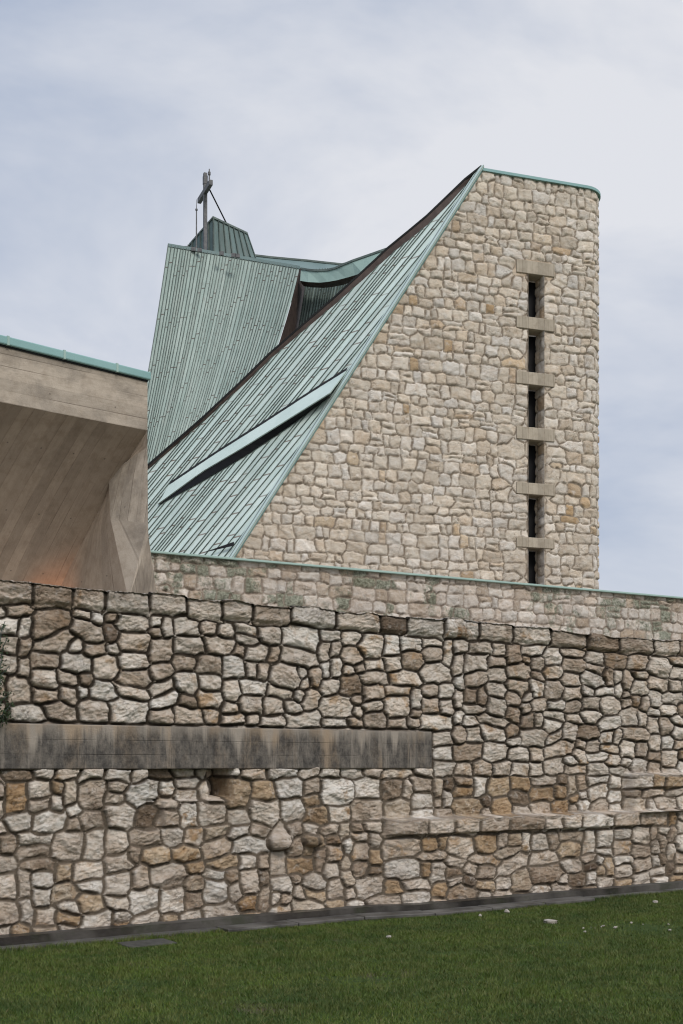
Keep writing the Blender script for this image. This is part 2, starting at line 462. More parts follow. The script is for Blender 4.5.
def beam_material():
    """old cast beam: black weathering hangs below a tan top edge in drips of uneven length"""
    t = NT('stained_beam_concrete'); pos = t.pos
    b = t.attr('brd').outputs['Vector']; bx, by, _ = t.sep(b)
    n0 = t.noise(pos, 3, 6, .65); fine = t.noise(pos, 26, 5, .7)
    col = t.mix(n0, (.25, .21, .17), (.38, .335, .28))
    warm = t.ramp(t.noise(t.map(b, (1, 3.2, 1)), 1, 4, .6), [(.5, 0), (.62, .5)])
    col = t.mix(warm, col, (.34, .23, .13))
    drip = t.noise(t.map(b, (.5, 6, 1)), 1, 7, .75)
    wide = t.noise(t.map(b, (.15, 2.6, 1), (0, 0, 0), (3, 1.7, 0)), 1, 5, .65)
    lim = t.math('ADD', t.math('MULTIPLY', drip, .12), t.math('MULTIPLY_ADD', t.ramp(wide, [(.36, 0), (.50, 1)]), .24, .05))
    m = t.n('MapRange', Value=t.math('SUBTRACT', lim, bx), From_Min=-.12, From_Max=.05).outputs[0]
    gap = t.ramp(t.noise(t.map(b, (.3, 5.2, 1), (0, 0, 0), (9, 4, 0)), 1, 7, .75), [(.36, .25), (.47, 1)])
    dens = t.ramp(t.noise(t.map(b, (5, 9, 1)), 1, 7, .75), [(.36, .55), (.58, 1)])
    m = t.math('MULTIPLY', t.math('MULTIPLY', m, gap), dens)
    dark = t.mix(t.ramp(fine, [(.4, 0), (.65, 1)]), (.036, .033, .031), (.085, .078, .07))
    col = t.mix(t.math('MULTIPLY', m, .93), col, dark)
    wht = t.ramp(t.noise(t.map(b, (.5, 9, 1), (0, 0, 0), (2, 8, 0)), 1, 4, .7), [(.66, 0), (.74, .35)])
    col = t.mix(wht, col, (.42, .39, .35))
    fr = t.math('ABSOLUTE', t.math('SUBTRACT', t.math('FRACT', t.math('DIVIDE', bx, .135)), .5))
    ln = t.math('MULTIPLY', t.ramp(fr, [(.465, 0), (.495, 1)]), t.ramp(t.noise(t.map(b, (4, 1.5, 1)), 1, 3), [(.4, 0), (.6, 1)]))
    col = t.mix(t.math('MULTIPLY', ln, .4), col, t.mix(1, col, (.35, .33, .3), 'MULTIPLY'))
    h = t.math('ADD', t.math('MULTIPLY', fine, .8), t.math('ADD', t.math('MULTIPLY', ln, -.6), t.math('MULTIPLY', t.noise(pos, 80, 3), .4)))
    return t.fin(col, .9, t.bump(h, .7, .012), .2)
M['beam'] = beam_material()
M['foot'] = concrete_material('weather_stained_concrete', (.34, .285, .225), (.44, .375, .30), .15, .25, .75, (.10, .083, .068), True)
M['lintel'] = concrete_material('lintel_concrete', (.40, .34, .26), (.49, .425, .335), .14, .3, .3, (.22, .18, .14))
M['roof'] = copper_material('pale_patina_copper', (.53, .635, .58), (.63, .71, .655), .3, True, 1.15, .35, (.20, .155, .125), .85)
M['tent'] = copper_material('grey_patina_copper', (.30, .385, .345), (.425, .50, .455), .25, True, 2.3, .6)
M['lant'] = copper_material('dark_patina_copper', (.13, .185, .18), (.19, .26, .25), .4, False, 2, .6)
M['band'] = copper_material('mid_patina_copper', (.30, .43, .385), (.40, .52, .46), .4, False, 2, .5)
M['trim'] = copper_material('teal_patina_trim', (.20, .365, .355), (.32, .49, .47), .2, False, 2, .3)
M['rib'] = plain('dark_seam_copper', (.065, .085, .077), (.15, .185, .165), 3, .6)  # seam ribs darker than the pans: shade of their sides put into colour
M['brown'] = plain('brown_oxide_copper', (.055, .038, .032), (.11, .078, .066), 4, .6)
M['black'] = plain('black_bitumen_edge', (.012, .012, .013), (.022, .022, .023), 5, .7)
M['glass'] = plain('dark_slot_glass', (.008, .008, .009), (.013, .013, .014), 2, .5, .15, .05)
M['rail'] = plain('weathered_iron', (.10, .10, .105), (.20, .195, .19), 9, .6)
M['kerb'] = None

# ------------------------------------------------------------------ front retaining wall
A0 = at(0, 945, 10.115); A0[2] = 0
A1 = at(683, 885, 15.17); A1[2] = 0
WD = unit(A1 - A0); WN = np.array([WD[1], -WD[0], 0.0])     # along, outward (towards viewer)
WL0 = A0 - WD * 4.2
WH, WBASE = 3.27, 0.0
WLEN = np.linalg.norm(A1 - A0) + 4.2 + 5.5

def wall_uv(px, py):
    p = on_plane(px, py, A0, WN)
    return np.dot(p - WL0, WD), p[2]

def plinth(u_):
    return .17 * np.clip((np.asarray(u_, float) - wall_uv(381, 819)[0]) / .5 + .5, 0, 1)

def build_front_wall(root):
    S_ = WLEN / 1.2; c_ = .40 / S_
    G = lambda q: .80 * q + c_ * q * q
    def wuv(px, py):
        w, z = wall_uv(px, py)
        return (-.80 + math.sqrt(.80 ** 2 + 4 * c_ * w)) / (2 * c_), z
    rng = random.Random(11); rs = np.random.RandomState(5)
    un = .0585; st = .0096
    vtop = 3.74                                     # beyond WH the grid folds back over the top
    u = np.arange(0, S_, st); v = np.arange(0, vtop, st)
    nu, nv = int(S_ / un) + 2, int(vtop / un) + 2
    jc = int(round(3.06 / un))                       # coping course
    pre = []
    i = 0
    while i < nu:                                   # coping stones, folded over the top
        w = rng.choice([5, 6, 6, 7, 7, 8])
        pre.append((i, jc, w, nv - jc, 3)); i += w
    def cells(px0, py0, px1, py1):
        u0, z1 = wuv(px0, py0); u1, z0 = wuv(px1, py1)
        return int(round(u0 / un)), int(round(z0 / un)), int(round(u1 / un)), int(round(z1 / un))
    # concrete beam sits in the wall (left end runs out of the picture)
    b0 = cells(428, 726, 429, 770)
    ub, (zb0, zb1) = wuv(429, 750)[0], (wuv(200, 769)[1], wuv(200, 727)[1])
    pre.append((0, int(round(zb0 / un)), int(round(ub / un)), int(round((zb1 - zb0) / un)), 1))
    # ledge courses
    uL0, zL = wuv(381, 819); uL1 = wuv(641, 819)[0]; uM0, zM = wuv(624, 774)
    jL, jM = int(round(zL / un)), int(round(zM / un))
    i = int(uL0 / un)
    while i < int(uL1 / un):
        w = rng.choice([4, 5, 6, 7]); pre.append((i, jL - 3, w, 3, 3)); i += w
    i = int(uM0 / un)
    while i < nu:
        w = rng.choice([3, 4, 5]); pre.append((i, jM - 3, w, 3, 3)); i += w
    # niche
    n0 = wuv(147, 771); n1 = wuv(231, 803)
    sizes = [(2, 2), (3, 2), (3, 3), (4, 3), (5, 3), (4, 4), (5, 4), (4, 2), (5, 2), (6, 3), (2, 3), (3, 4), (6, 4)]
    wts = [.8, 1.2, 1.5, 2.6, 2.2, 1.0, 1.1, 1.4, .8, .8, .5, .5, .5]
    rects = pack(nu, nv, sizes, wts, rng, pre, (jL, jM))
    U, V, I, E, DX, DY = stone_field(u, v, rects, un, rng, 15, .28, .022, 3.6, (1.9, 4.6), 3)
    n = len(rects)
    h, mort = relief(U, V, I, E, DX, DY, n, rs, .0130, .010, .024, .050, .26, .027, 70)
    bed = (.014 + .006 * fbm(U * 6, V * 6, 2, 23)) * np.clip((1.75 - V) / .7, .45, 1)
    h = np.maximum(h, bed)
    flag = np.array([r[4] % 3 for r in rects])[I]
    h = np.where(flag > 0, .0, h)
    r1 = rs.rand(n); r2 = rs.rand(n)
    # lower half of the wall is richer in tan and rust stones, a few stones are dark
    jrow = np.array([r[1] for r in rects]) * un
    low = jrow < 1.45
    jcol = np.array([r[0] + r[2] / 2 for r in rects]) * un
    nic = (jcol > n0[0]) & (jcol < n0[0] + (n1[0] - n0[0]) * .78) & (jrow > wuv(190, 806)[1]) & low
    r1 = np.where(low & (rs.rand(n) < .14), rs.uniform(.89, .98, n), r1)
    r1 = np.where(~low & (r1 > .90), rs.uniform(.3, .8, n), r1)
    r1 = np.where(nic, rs.uniform(.72, .86, n), r1)
    # base plane: projecting plinths under the two ledges, recess in the niche
    def box01(a, x0, x1, s=.02): return np.clip((a - x0) / s + .5, 0, 1) * np.clip((x1 - a) / s + .5, 0, 1)
    wob = .03 * fbm(U * 2.2, V * 2.2, 2, 91)
    base = .028 * fbm(U * .7, V * .9, 2, 55)
    base += plinth(G(U)) * np.clip((zL + .012 + wob * .25 - V) / .012, 0, 1)
    base += .12 * box01(U, uM0, 99, .03) * np.clip((zM + .012 + wob * .25 - V) / .012, 0, 1) * (1 - np.clip((zL - V) / .02, 0, 1))
    base += .065 * box01(U, uL0, uL1, .05) * box01(V, zL - .17, zL, .012) + .04 * box01(U, uM0, 99, .03) * box01(V, zM - .17, zM, .012)
    zn1 = zb0 + .02
    un0, un1 = n0[0], n1[0]
    um = un0 + (un1 - un0) * .18; ud = un0 + (un1 - un0) * .76
    base -= .10 * box01(U, un0, un1, .012) * box01(V, wuv(190, 800)[1], zn1, .012)
    base -= .24 * box01(U, ud, un1, .012) * box01(V, wuv(190, 797)[1], zn1, .012)
    base -= .09 * box01(U, un0 - .02, um, .012) * box01(V, wuv(190, 827)[1], wuv(190, 799)[1], .012)
    # two rounded stones that stick out
    for (px, py, r, a) in ((279, 842, .13, .10), (311, 840, .10, .13)):
        uu, zz = wuv(px, py)
        q = np.clip(1 - ((U - uu) / r) ** 2 - ((V - zz) / (r * .75)) ** 2, 0, 1)
        base += a * np.sqrt(q)
    inL = (U > uL0) & (U < uL1 + .3) & (V > zL - .045) & (V < zL + .035)
    inM = (U > uM0) & (V > zM - .045) & (V < zM + .035)
    h = np.where(inL | inM, np.maximum(h, .022 + .016 * fbm(U * 9, V * 9, 3, 19)), h); mort = np.where(inL | inM, mort * .55, mort)
    mort_h = np.clip(V - 3.06, 0, .04) * .9           # coping course sits a little proud
    hh = base + h + np.where(V < WH, mort_h, .03)
    # the fold over the top
    over = np.clip(V - WH, 0, None)
    topw = .032 * fbm(U * 1.6, V * 0 + 2, 3, 88) - .02
    crown = np.array([rs.uniform(-.020, .020) for _ in range(n)])[I]
    zz = np.minimum(V, WH) + np.where(over > 0, h * .55 - .03, 0) + (topw + crown) * np.clip((V - 2.9) / .35, 0, 1)
    nn = np.where(over > 0, .045 + .03 - over, hh)
    ease = np.clip((V - (WH - .06)) / .06, 0, 1) * (over <= 0)
    nn = nn - ease ** 2 * .03
    P = WL0[None, None, :] + G(U)[..., None] * WD + nn[..., None] * WN
    P[..., 2] = zz
    stone = np.stack([r1[I], r2[I], mort], -1)
    Fm = grid_faces(len(u), len(v))
    # leave the beam's pocket open
    keep = ~((flag[:-1, :-1] > 0) & (E[:-1, :-1] > .06)).reshape(-1)
    me = fast_mesh('masonry', P.reshape(-1, 3), Fm[keep], {'stone': stone.reshape(-1, 3)})
    link('masonry', me, M['rubble'], root)
    # concrete beam
    m = MB()
    L = G(ub)
    o = WL0 + WN * (-.30) + np.array([0, 0, zb0])
    ux = WD * L; nf = .055; dep = .30 + nf
    segs = 24
    top = zb1 - zb0
    for k in range(1):
        c = [o, o + ux, o + ux + WN * dep, o + WN * dep]
        up = np.array([0, 0, top])
        def q(a, b, c_, d, br): m.poly([a, b, c_, d], br)
        m.poly([c[3], c[2], c[2] + up, c[3] + up], [(0, 0, 0), (0, L, 0), (top, L, 0), (top, 0, 0)])
        m.poly([c[2], c[1], c[1] + up, c[2] + up], [(0, 0, 0), (0, .4, 0), (top, .4, 0), (top, 0, 0)])
        m.poly([c[3] + up, c[2] + up, c[1] + up, c[0] + up], [(0, 0, 0), (0, L, 0), (.4, L, 0), (.4, 0, 0)])
        m.poly([c[0], c[1], c[2], c[3]], [(0, 0, 0), (0, L, 0), (.4, L, 0), (.4, 0, 0)])
        m.poly([c[0], c[3], c[3] + up, c[0] + up])
    m.build('concrete_beam', M['beam'], root, .012)
    # earth-side core of the wall
    m = MB()
    m.box(WL0 - WN * .62, WD * WLEN, WN * .18, (0, 0, 3.2))
    m.build('backing', M['conc'], root)

wall = thing('stone_wall', 'long rough rubble retaining wall with a stained concrete beam above the lawn', 'wall', tuple(A0))
build_front_wall(wall)

# ------------------------------------------------------------------ lower terrace wall behind (copper coping)
B0 = at(157, 551, 18.0); B1 = at(683, 597, 22.93)
BH = (B0[2] + B1[2]) / 2
B0[2] = B1[2] = 3.0
BD = unit(B1 - B0); BN = np.array([BD[1], -BD[0], 0.0])
terr = thing('terrace_wall', 'low mossy stone wall with thin green copper coping in front of the tower', 'wall', tuple(B0))
def build_terrace(root):
    rng = random.Random(3); rs = np.random.RandomState(8)
    st = .016; un = .085
    L0 = B0 - BD * .9; LEN = np.linalg.norm(B1 - B0) + .9 + 7.0; H = BH - 3.0 - .05
    u = np.arange(0, LEN, st); v = np.arange(0, H + st, st)
    rects = courses(LEN, H, .205, .27, rng)
    U, V, I, E, DX, DY = stone_field(u, v, rects, un * .8, rng, 5, .14, .03, 2.6, (2.4, 4.5), 5, True)
    n = len(rects)
    h, mort = relief(U, V, I, E, DX, DY, n, rs, .012, .022, .025, .045, .15, .013, 170, .9)
    P = L0[None, None] + U[..., None] * BD + h[..., None] * BN
    P[..., 2] = 3.0 + V
    me = fast_mesh('masonry', P.reshape(-1, 3), grid_faces(len(u), len(v)),
                   {'stone': np.stack([rs.rand(n)[I], rs.rand(n)[I], mort], -1).reshape(-1, 3)})
    link('masonry', me, M['mossy'], root)
    m = MB(); m.box(L0 - BN * .45, BD * LEN, BN * .44, (0, 0, H)); m.build('backing', M['conc'], root)
    m = MB(); o = L0 - BN * .50 + np.array([0, 0, H])
    m.box(o, BD * LEN, BN * .575, (0, 0, .03))
    m.box(o + BN * .5755, BD * LEN, BN * .025, (0, 0, .034))
    c = m.build('copper_coping', M['band'], root, .006)
build_terrace(terr)

# ------------------------------------------------------------------ church
TP = at(606.0, 191.0, 28.0)                       # tower corner, top
TDIR = unit([1, .31, 0]); TN = np.array([TDIR[1], -TDIR[0], 0])
TOP = TP[2]
def tw(px, py): return on_plane(px, py, TP, TN)
Bt = tw(483, 169); Bb = tw(237, 553)
church = thing('church', 'stone and green copper church with a slit windowed tower and tent roof', 'church', (float(TP[0]), float(TP[1]), 3.0))

def tower_u(p): return np.dot(p - TP, TDIR)
CR = 0.55                                       # rounded corner radius
def build_tower(root):
    rng = random.Random(21); rs = np.random.RandomState(4)
    st = .021; un = .118
    z0 = 3.0
    ub = tower_u(Bb) - 1.6; flat = -CR
    # u from ub..flat straight, then arc, then return wall
    arc = CR * math.pi / 2; back = 7.0
    u = np.arange(ub, flat + arc + back, st); v = np.arange(0, TOP - z0 + st, st)
    nu, nv = int((u[-1] - u[0]) / un) + 2, int(v[-1] / un) + 2
    # slit column
    us0, us1 = tower_u(tw(528, 400)), tower_u(tw(543, 400))
    lint = [(262, 275), (318, 330), (373, 385.5), (428, 440.5), (483.5, 495), (538, 548)]
    zl = [(tw(535, b)[2], tw(535, a)[2]) for a, b in lint]
    lu0, lu1 = tower_u(tw(516, 400)), tower_u(tw(554, 400))
    pre = []
    i0, i1 = (us0 - ub) / un, (us1 - ub) / un
    pre.append((i0, 0, i1 - i0, (zl[0][0] - z0) / un, 2))
    for a, b in zl:
        pre.append(((lu0 - ub) / un, (a - z0) / un, (lu1 - lu0) / un, (b - a) / un, 1))
    ip = []
    for (i, j, w, h, f) in pre:
        ip.append((i, j, w, h, f))
    blk = [(i * un, j * un, w * un, h * un, f) for (i, j, w, h, f) in ip]
    rects = courses(u[-1] - u[0], v[-1], .245, .325, rng, blk)
    U, V, I, E, DX, DY = stone_field(u, v, rects, un * .8, rng, 5, .14, .04, 2.2, (2.4, 4.5), 15, True)
    n = len(rects)
    h, mort = relief(U, V, I, E, DX, DY, n, rs, .018, .030, .024, .040, .07, .010, 270, 1.9)
    flag = np.array([r[4] for r in rects])[I]
    h = np.where(flag > 0, .01, h)
    r1 = rs.rand(n)
    # positions
    t = np.clip(U - flat, 0, None); th = np.clip(t / CR, 0, math.pi / 2); ex = np.clip(t - arc, 0, None)
    uu = np.minimum(U, flat) + CR * np.sin(th)
    nn = -(CR - CR * np.cos(th)) - ex
    Nx = np.sin(th); Nn = np.cos(th)
    topcut = .03 * fbm(U * 1.1, V * 0, 2, 7)
    P = TP[None, None] + (uu + Nx * h)[..., None] * TDIR + (nn + Nn * h)[..., None] * TN
    P[..., 2] = z0 + V
    # rake edge mask
    slope_u = (Bt[2] - Bb[2]) / (tower_u(Bt) - tower_u(Bb))
    zr = Bb[2] + (U - tower_u(Bb)) * slope_u
    inside = (z0 + V) < zr + .06
    slit = (U > us0) & (U < us1) & (z0 + V < zl[0][0] + .02)
    keep = inside & ~slit
    keepf = keep[:-1, :-1] & keep[1:, 1:] & keep[1:, :-1] & keep[:-1, 1:]
    me = fast_mesh('tower_wall', P.reshape(-1, 3), grid_faces(len(u), len(v)).reshape(len(u) - 1, len(v) - 1, 4)[keepf],
                   {'stone': np.stack([r1[I], rs.rand(n)[I], mort], -1).reshape(-1, 3)})
    tower = link('tower_wall', me, M['tower'], root)
    # stone reveals of the slit (right cheek is what one sees), ten courses per opening
    hz = zl[0][0] - z0 + .02; dep = .46
    for side in (1, 0):
        ru = np.arange(0, dep, st); rv = np.arange(0, hz, st)
        rr = pack(int(dep / un) + 2, int(hz / un) + 2, [(3, 2), (3, 3), (2, 2), (4, 3)], [1, 2, 1, 1], rng)
        U2, V2, I2, E2, X2, Y2 = stone_field(ru, rv, rr, un, rng, 3, .1, .02, 2.2, (3, 5), 19)
        h2, m2 = relief(U2, V2, I2, E2, X2, Y2, len(rr), rs, .014, .05, .02, .035, .1, .01, 290)
        h2 = h2 * np.clip(U2 / .08, 0, 1)
        if side:
            Q = TP + (us1 + .012 - h2)[..., None] * TDIR - (U2 - .05)[..., None] * TN
        else:
            Q = TP + (us0 - .012 + h2)[..., None] * TDIR - (U2 - .05)[..., None] * TN
        Q[..., 2] = z0 + V2
        link('reveal', fast_mesh('reveal', Q.reshape(-1, 3), grid_faces(len(ru), len(rv)),
             {'stone': np.stack([rs.rand(len(rr))[I2], rs.rand(len(rr))[I2], m2], -1).reshape(-1, 3)}), M['tower'], tower)
    # lintels
    for a, b in zl:
        m = MB(); o = TP + TDIR * lu0 - TN * .35; o[2] = a
        w = lu1 - lu0
        m.box(o, TDIR * w, TN * (.35 + .040), (0, 0, b - a))
        m.build('lintel', M['lintel'], root, .012)
    # window glass behind the openings, one per bay
    ends = [z[0] for z in zl]; tops = [z[1] for z in zl[1:]] + [z0]
    for k in range(6):
        m = MB(); o = TP + TDIR * (us0 - .05) - TN * .40; o[2] = tops[k] + .003
        m.box(o, TDIR * (us1 - us0 + .1), TN * -.04, (0, 0, ends[k] - tops[k] - .006))
        m.build('window', M['glass'], root)
    # copper coping along the top, following the round corner
    m = MB()
    path = []
    for uuu in np.linspace(tower_u(Bt) - .05, flat, 12): path.append((uuu, 0, 0, 1))
    for k in range(1, 9):
        a = k / 8 * math.pi / 2; path.append((flat + CR * math.sin(a), -CR + CR * math.cos(a), math.sin(a), math.cos(a)))
    for d in np.linspace(.5, back - CR, 6): path.append((0, -CR - d, 1, 0))
    def pp(e, off, z):
        q = TP + TDIR * (e[0] + e[2] * off) + TN * (e[1] + e[3] * off); q[2] = z; return q
    for e, f in zip(path[:-1], path[1:]):
        m.poly([pp(e, .075, TOP - .045), pp(f, .075, TOP - .045), pp(f, .075, TOP + .02), pp(e, .075, TOP + .02)])
        m.poly([pp(e, .075, TOP + .02), pp(f, .075, TOP + .02), pp(f, -.5, TOP + .035), pp(e, -.5, TOP + .035)])
        m.poly([pp(f, .075, TOP - .045), pp(e, .075, TOP - .045), pp(e, -.3, TOP - .045), pp(f, -.3, TOP - .045)])
    m.build('tower_coping', M['trim'], root)
    # flat deck behind the coping
    m = MB()
    q = [pp(path[0], -.3, TOP + .005), pp(path[11], -.3, TOP + .005), pp(path[-1], -.6, TOP + .005)]
    q.append(q[0] - TN * 6)
    m.poly(q); m.build('tower_deck', M['rib'], root)
build_tower(church)

# ---------------- seamed sheet: list of across positions with ribs, surface function
def seamed(name, surf, acr, rows, rib_w, rib_h, mat, parent, scale_across=1.0, clip=None, jitter=0.004, from_foot=False):
    """surf(a, t) -> (N,3) for across a and t in [0,1]; acr = rib positions; returns one continuous mesh"""
    cols = []; ribflag = []; pid = []
    for k in range(len(acr) - 1):
        a, b = acr[k], acr[k + 1]; w = rib_w / 2
        cols += [(a - w, 0), (a - w * .8, 1), (a + w * .8, 1), (a + w, 0)]
        pid += [k - 1 if k else 0, k, k, k]
    cols += [(acr[-1] - rib_w / 2, 0)]; pid += [len(acr) - 2]
    A = np.array([c[0] for c in cols]); Hh = np.array([c[1] for c in cols], float) * rib_h
    T = np.linspace(0, 1, rows)
    P = surf(A, T)                                       # (na, nt, 3)
    e = 1e-3
    gu = surf(A + e, T) - surf(A - e, T)
    gt = np.gradient(P, axis=1)
    N = np.cross(gu, gt); N /= np.linalg.norm(N, axis=-1, keepdims=True) + 1e-12
    cam = np.array([0, 0, EYE]) - P
    sgn = np.sign((N * cam).sum(-1).mean())
    N *= sgn
    wob = jitter * fbm(A[:, None] * 3 + T[None] * 0, A[:, None] * 0 + T[None] * 14, 3, 66)
    P = P + N * (Hh[:, None] + wob)[..., None]
    seg = np.linalg.norm(np.diff(P, axis=1), axis=-1); al = np.concatenate([np.zeros((len(A), 1)), np.cumsum(seg, 1)], 1)
    if not from_foot: al = al[:, -1:] - al
    pan = np.stack([np.repeat((A * scale_across)[:, None], rows, 1), al, np.repeat(np.array(pid, float)[:, None], rows, 1)], -1)
    F = grid_faces(len(A), rows).reshape(len(A) - 1, rows - 1, 4)
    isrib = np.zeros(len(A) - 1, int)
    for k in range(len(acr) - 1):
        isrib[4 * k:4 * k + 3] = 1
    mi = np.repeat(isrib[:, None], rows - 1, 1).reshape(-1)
    F = F.reshape(-1, 4)
    if sgn < 0: F = F[:, ::-1]
    me = fast_mesh(name, P.reshape(-1, 3), F, {'pan': pan.reshape(-1, 3)}, False, mi)
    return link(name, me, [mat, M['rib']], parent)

# ---------------- main copper roof: a plane through the tower's raking edge
Ab = at(148, 465, 27.7)
RN = unit(np.cross(Bt - Bb, Ab - Bb))
if RN[2] < 0: RN = -RN
def rp(px, py, off=0): return on_plane(px, py, Bb, RN, off)
s0, s1 = rp(170, 520), rp(310, 348)
RD = unit(s1 - s0); RC = np.cross(RN, RD)                # seam direction, across direction
def rcv(p): return np.dot(p - Bb, RC), np.dot(p - Bb, RD)
Bdown = Bb + (Bb - Bt) * ((Bb[2] - 3.0) / (Bt[2] - Bb[2]))
O_px = [(482, 167), (465, 180.5), (446, 198.8), (427, 217), (408, 232.8), (388.5, 248.7), (361.4, 274), (333, 300), (301, 327.5), (270, 354.5), (240, 384), (201.5, 420), (175, 443), (148, 466.5)]
wA = [1.2, 4, 6.5, 7, 7, 6.5, 6, 5.2, 4.6, 4.2, 3.6, 3, 2.8, 2.8]
A_px = [(o[0] + w_ * .55, o[1] + w_ * .72) for o, w_ in zip(O_px, wA)]
Apts = [rp(*p) for p in A_px]
Aext = Apts[-1] + (Apts[-1] - Apts[-2]) * 2.2
upper = [Bdown, Bb, Bt] + Apts[1:] + [Aext]
cv = np.array([rcv(p) for p in upper])
order = np.argsort(cv[:, 0]); cs, vs = cv[order, 0], cv[order, 1]
lowv = min(np.dot(Bdown - Bb, RD), np.dot(Aext - Bb, RD)) - .2
def roof_surf(A, T):
    hi = np.interp(A, cs, vs); lo = np.full_like(hi, lowv)
    vv = lo[:, None] + (hi - lo)[:, None] * T[None]
    sag = -0.0
    P = Bb + A[:, None, None] * RC + vv[..., None] * RD
    return P
rng = random.Random(5)
acr = [cs[0] + .12]
while acr[-1] < cs[-1] - .1:
    acr.append(acr[-1] + rng.choice([.08, .085, .09, .13, .15, .165, .18]))
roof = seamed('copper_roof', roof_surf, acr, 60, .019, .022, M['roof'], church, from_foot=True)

# strip along the tower edge (flashing) and the dark upstand along the upper edge
def ribbon(name, pts_a, pts_b, mat, parent, thick=None, nrm=None):
    m = MB(); L = 0
    for k in range(len(pts_a) - 1):
        l = np.linalg.norm(pts_a[k + 1] - pts_a[k])
        w = np.linalg.norm(pts_b[k] - pts_a[k])
        m.poly([pts_a[k], pts_a[k + 1], pts_b[k + 1], pts_b[k]], [(0, L, 0), (0, L + l, 0), (w, L + l, 0), (w, L, 0)])
        if thick:
            o = np.array(nrm) * -thick
            a0, a1, b0, b1 = pts_a[k], pts_a[k + 1], pts_b[k], pts_b[k + 1]
            m.poly([a1, a0, a0 + o, a1 + o]); m.poly([b0, b1, b1 + o, b0 + o]); m.poly([a0 + o, b0 + o, b1 + o, a1 + o])
        L += l
    if thick:
        o = np.array(nrm) * -thick
        for k in (0, -1): m.poly([pts_a[k], pts_b[k], pts_b[k] + o, pts_a[k] + o])
    return m.build(name, mat, parent)

ts = np.linspace(0, 1, 26)
be = [Bdown + (Bt - Bdown) * t for t in ts]
inn = unit(np.cross(RN, unit(Bt - Bb)));  inn = inn if np.dot(inn, Ab - Bb) > 0 else -inn
ribbon('edge_flashing', [p + RN * .07 + TN * .09 for p in be], [p + RN * .05 + inn * .12 for p in be], M['roof'], roof, .05, RN)
ribbon('edge_trim', [p + TN * .095 + RN * .07 for p in be], [p + TN * .095 - RN * .05 + inn * .03 for p in be], M['trim'], roof)
ribbon('edge_roll', [p + RN * .085 + inn * .035 for p in be], [p + RN * .083 + inn * .06 for p in be], M['rib'], roof, .03, RN)
# upstand
hA = [.05, .28, .34, .38, .38, .34, .30, .26, .14, .11, .10, .10, .10]
Au = Apts + [Aext]
upo = .07
Uo = [rp(*p, upo) for p in O_px]
Uo.append(Uo[-1] + (Uo[-1] - Uo[-2]) * 2.2)
upd = RN
back_n = unit(np.array([.15, 1, .1]))
ribbon('edge_upstand', [p + RN * .003 for p in Au], Uo, M['brown'], roof)
ribbon('edge_cap', [p + RN * .012 for p in Uo], [p + RN * .035 + unit(np.array([-.3, .3, .8])) * .03 for p in Uo], M['black'], roof, .02, RN)
# ragged end laps of the pans against the upstand
# back slope so the roof has a body
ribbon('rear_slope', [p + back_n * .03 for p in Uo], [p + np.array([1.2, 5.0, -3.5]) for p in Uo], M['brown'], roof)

# slanting skylight: a raised lip with a dark slot beneath it
def build_skylight(parent):
    N = 20; t = np.linspace(0, 1, N)
    def line(ps):
        f = np.linspace(0, 1, len(ps)); ps = np.array(ps, float)
        return list(zip(np.interp(t, f, ps[:, 0]), np.interp(t, f, ps[:, 1])))
    top = line([(169, 485), (216, 453.5), (262, 424.5), (305, 396.5), (346.5, 370.5)])
    bot = line([(158, 503.5), (201, 472), (244, 446.5), (287, 419.5), (329.5, 393)])
    foot = line([(158, 505), (203, 480.5), (247, 454.5), (289, 426.5), (327, 399)])
    h = .05 + .22 * t
    T0 = [rp(*p, .04 + .02 * k) for p, k in zip(top, t)]
    T1 = [rp(*p, hh) for p, hh in zip(bot, h)]
    FT = [rp(*p, .045 if i == 0 else .034) for i, p in enumerate(foot)]
    lip = ribbon('skylight', T0, T1, M['roof'], parent, .03, RN)
    dk = ribbon('skylight_glazing', [p + RN * -.03 for p in T1], FT, M['glass'], lip)
    up = [(p[0] + 1.3, p[1] - 3.4) for p in top]
    ribbon('skylight_top_strip', [rp(*p, .045 + .02 * k) for p, k in zip(up, t)], [p + RN * .004 for p in T0], M['black'], lip)  # narrow black strip along the upper edge of the lip
    # closing cheek at the upper end
    m = MB(); m.poly([T0[-1], T1[-1], FT[-1] , rp(347, 376, .0)]); m.build('skylight_cheek', M['rib'], lip)
    # small second slot low down by the terrace wall
    l0, l1 = (202, 553), (234, 543)
    N2 = 6; t2 = np.linspace(0, 1, N2)
    a = [rp(l0[0] + (l1[0] - l0[0]) * k, l0[1] + (l1[1] - l0[1]) * k - 1.4 * k, .11) for k in t2]
    b = [rp(l0[0] + (l1[0] - l0[0]) * k, l0[1] + (l1[1] - l0[1]) * k + 2.8 * k, .09) for k in t2]
    ribbon('skylight_glazing', a, b, M['black'], lip)
build_skylight(church)

# ---------------- tall tent-shaped volume behind
def tent_surf(A, T):
    A = np.asarray(A); s = A[:, None]; t = (1 - T)[None, :] * 1.25
    x = 168 + 132 * s - (33 + 15 * s) * t - (7 + 26 * s) * t ** 2
    y = 245 + 22.5 * s + 235 * t - 20 * s * t
    d = 40.5 + 1.2 * s - 3.0 * t - 1.6 * t ** 2 + 1.3 * np.sin(np.pi * np.clip(s, 0, 1)) * .5
    return np.stack([(x - CX) / FPX * d, d + 0 * x, EYE + (HY - y) / FPX * d], -1)
rng = random.Random(9)
ac = [0.0]
while ac[-1] < 1:
    ac.append(ac[-1] + rng.choice([.0185, .021, .0225, .024, .029]))
ac = np.array(ac) / ac[-1]
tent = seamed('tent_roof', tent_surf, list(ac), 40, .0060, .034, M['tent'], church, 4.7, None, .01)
def edge(s, n=16): return tent_surf(np.array([s]), np.linspace(0, 1, n))[0]
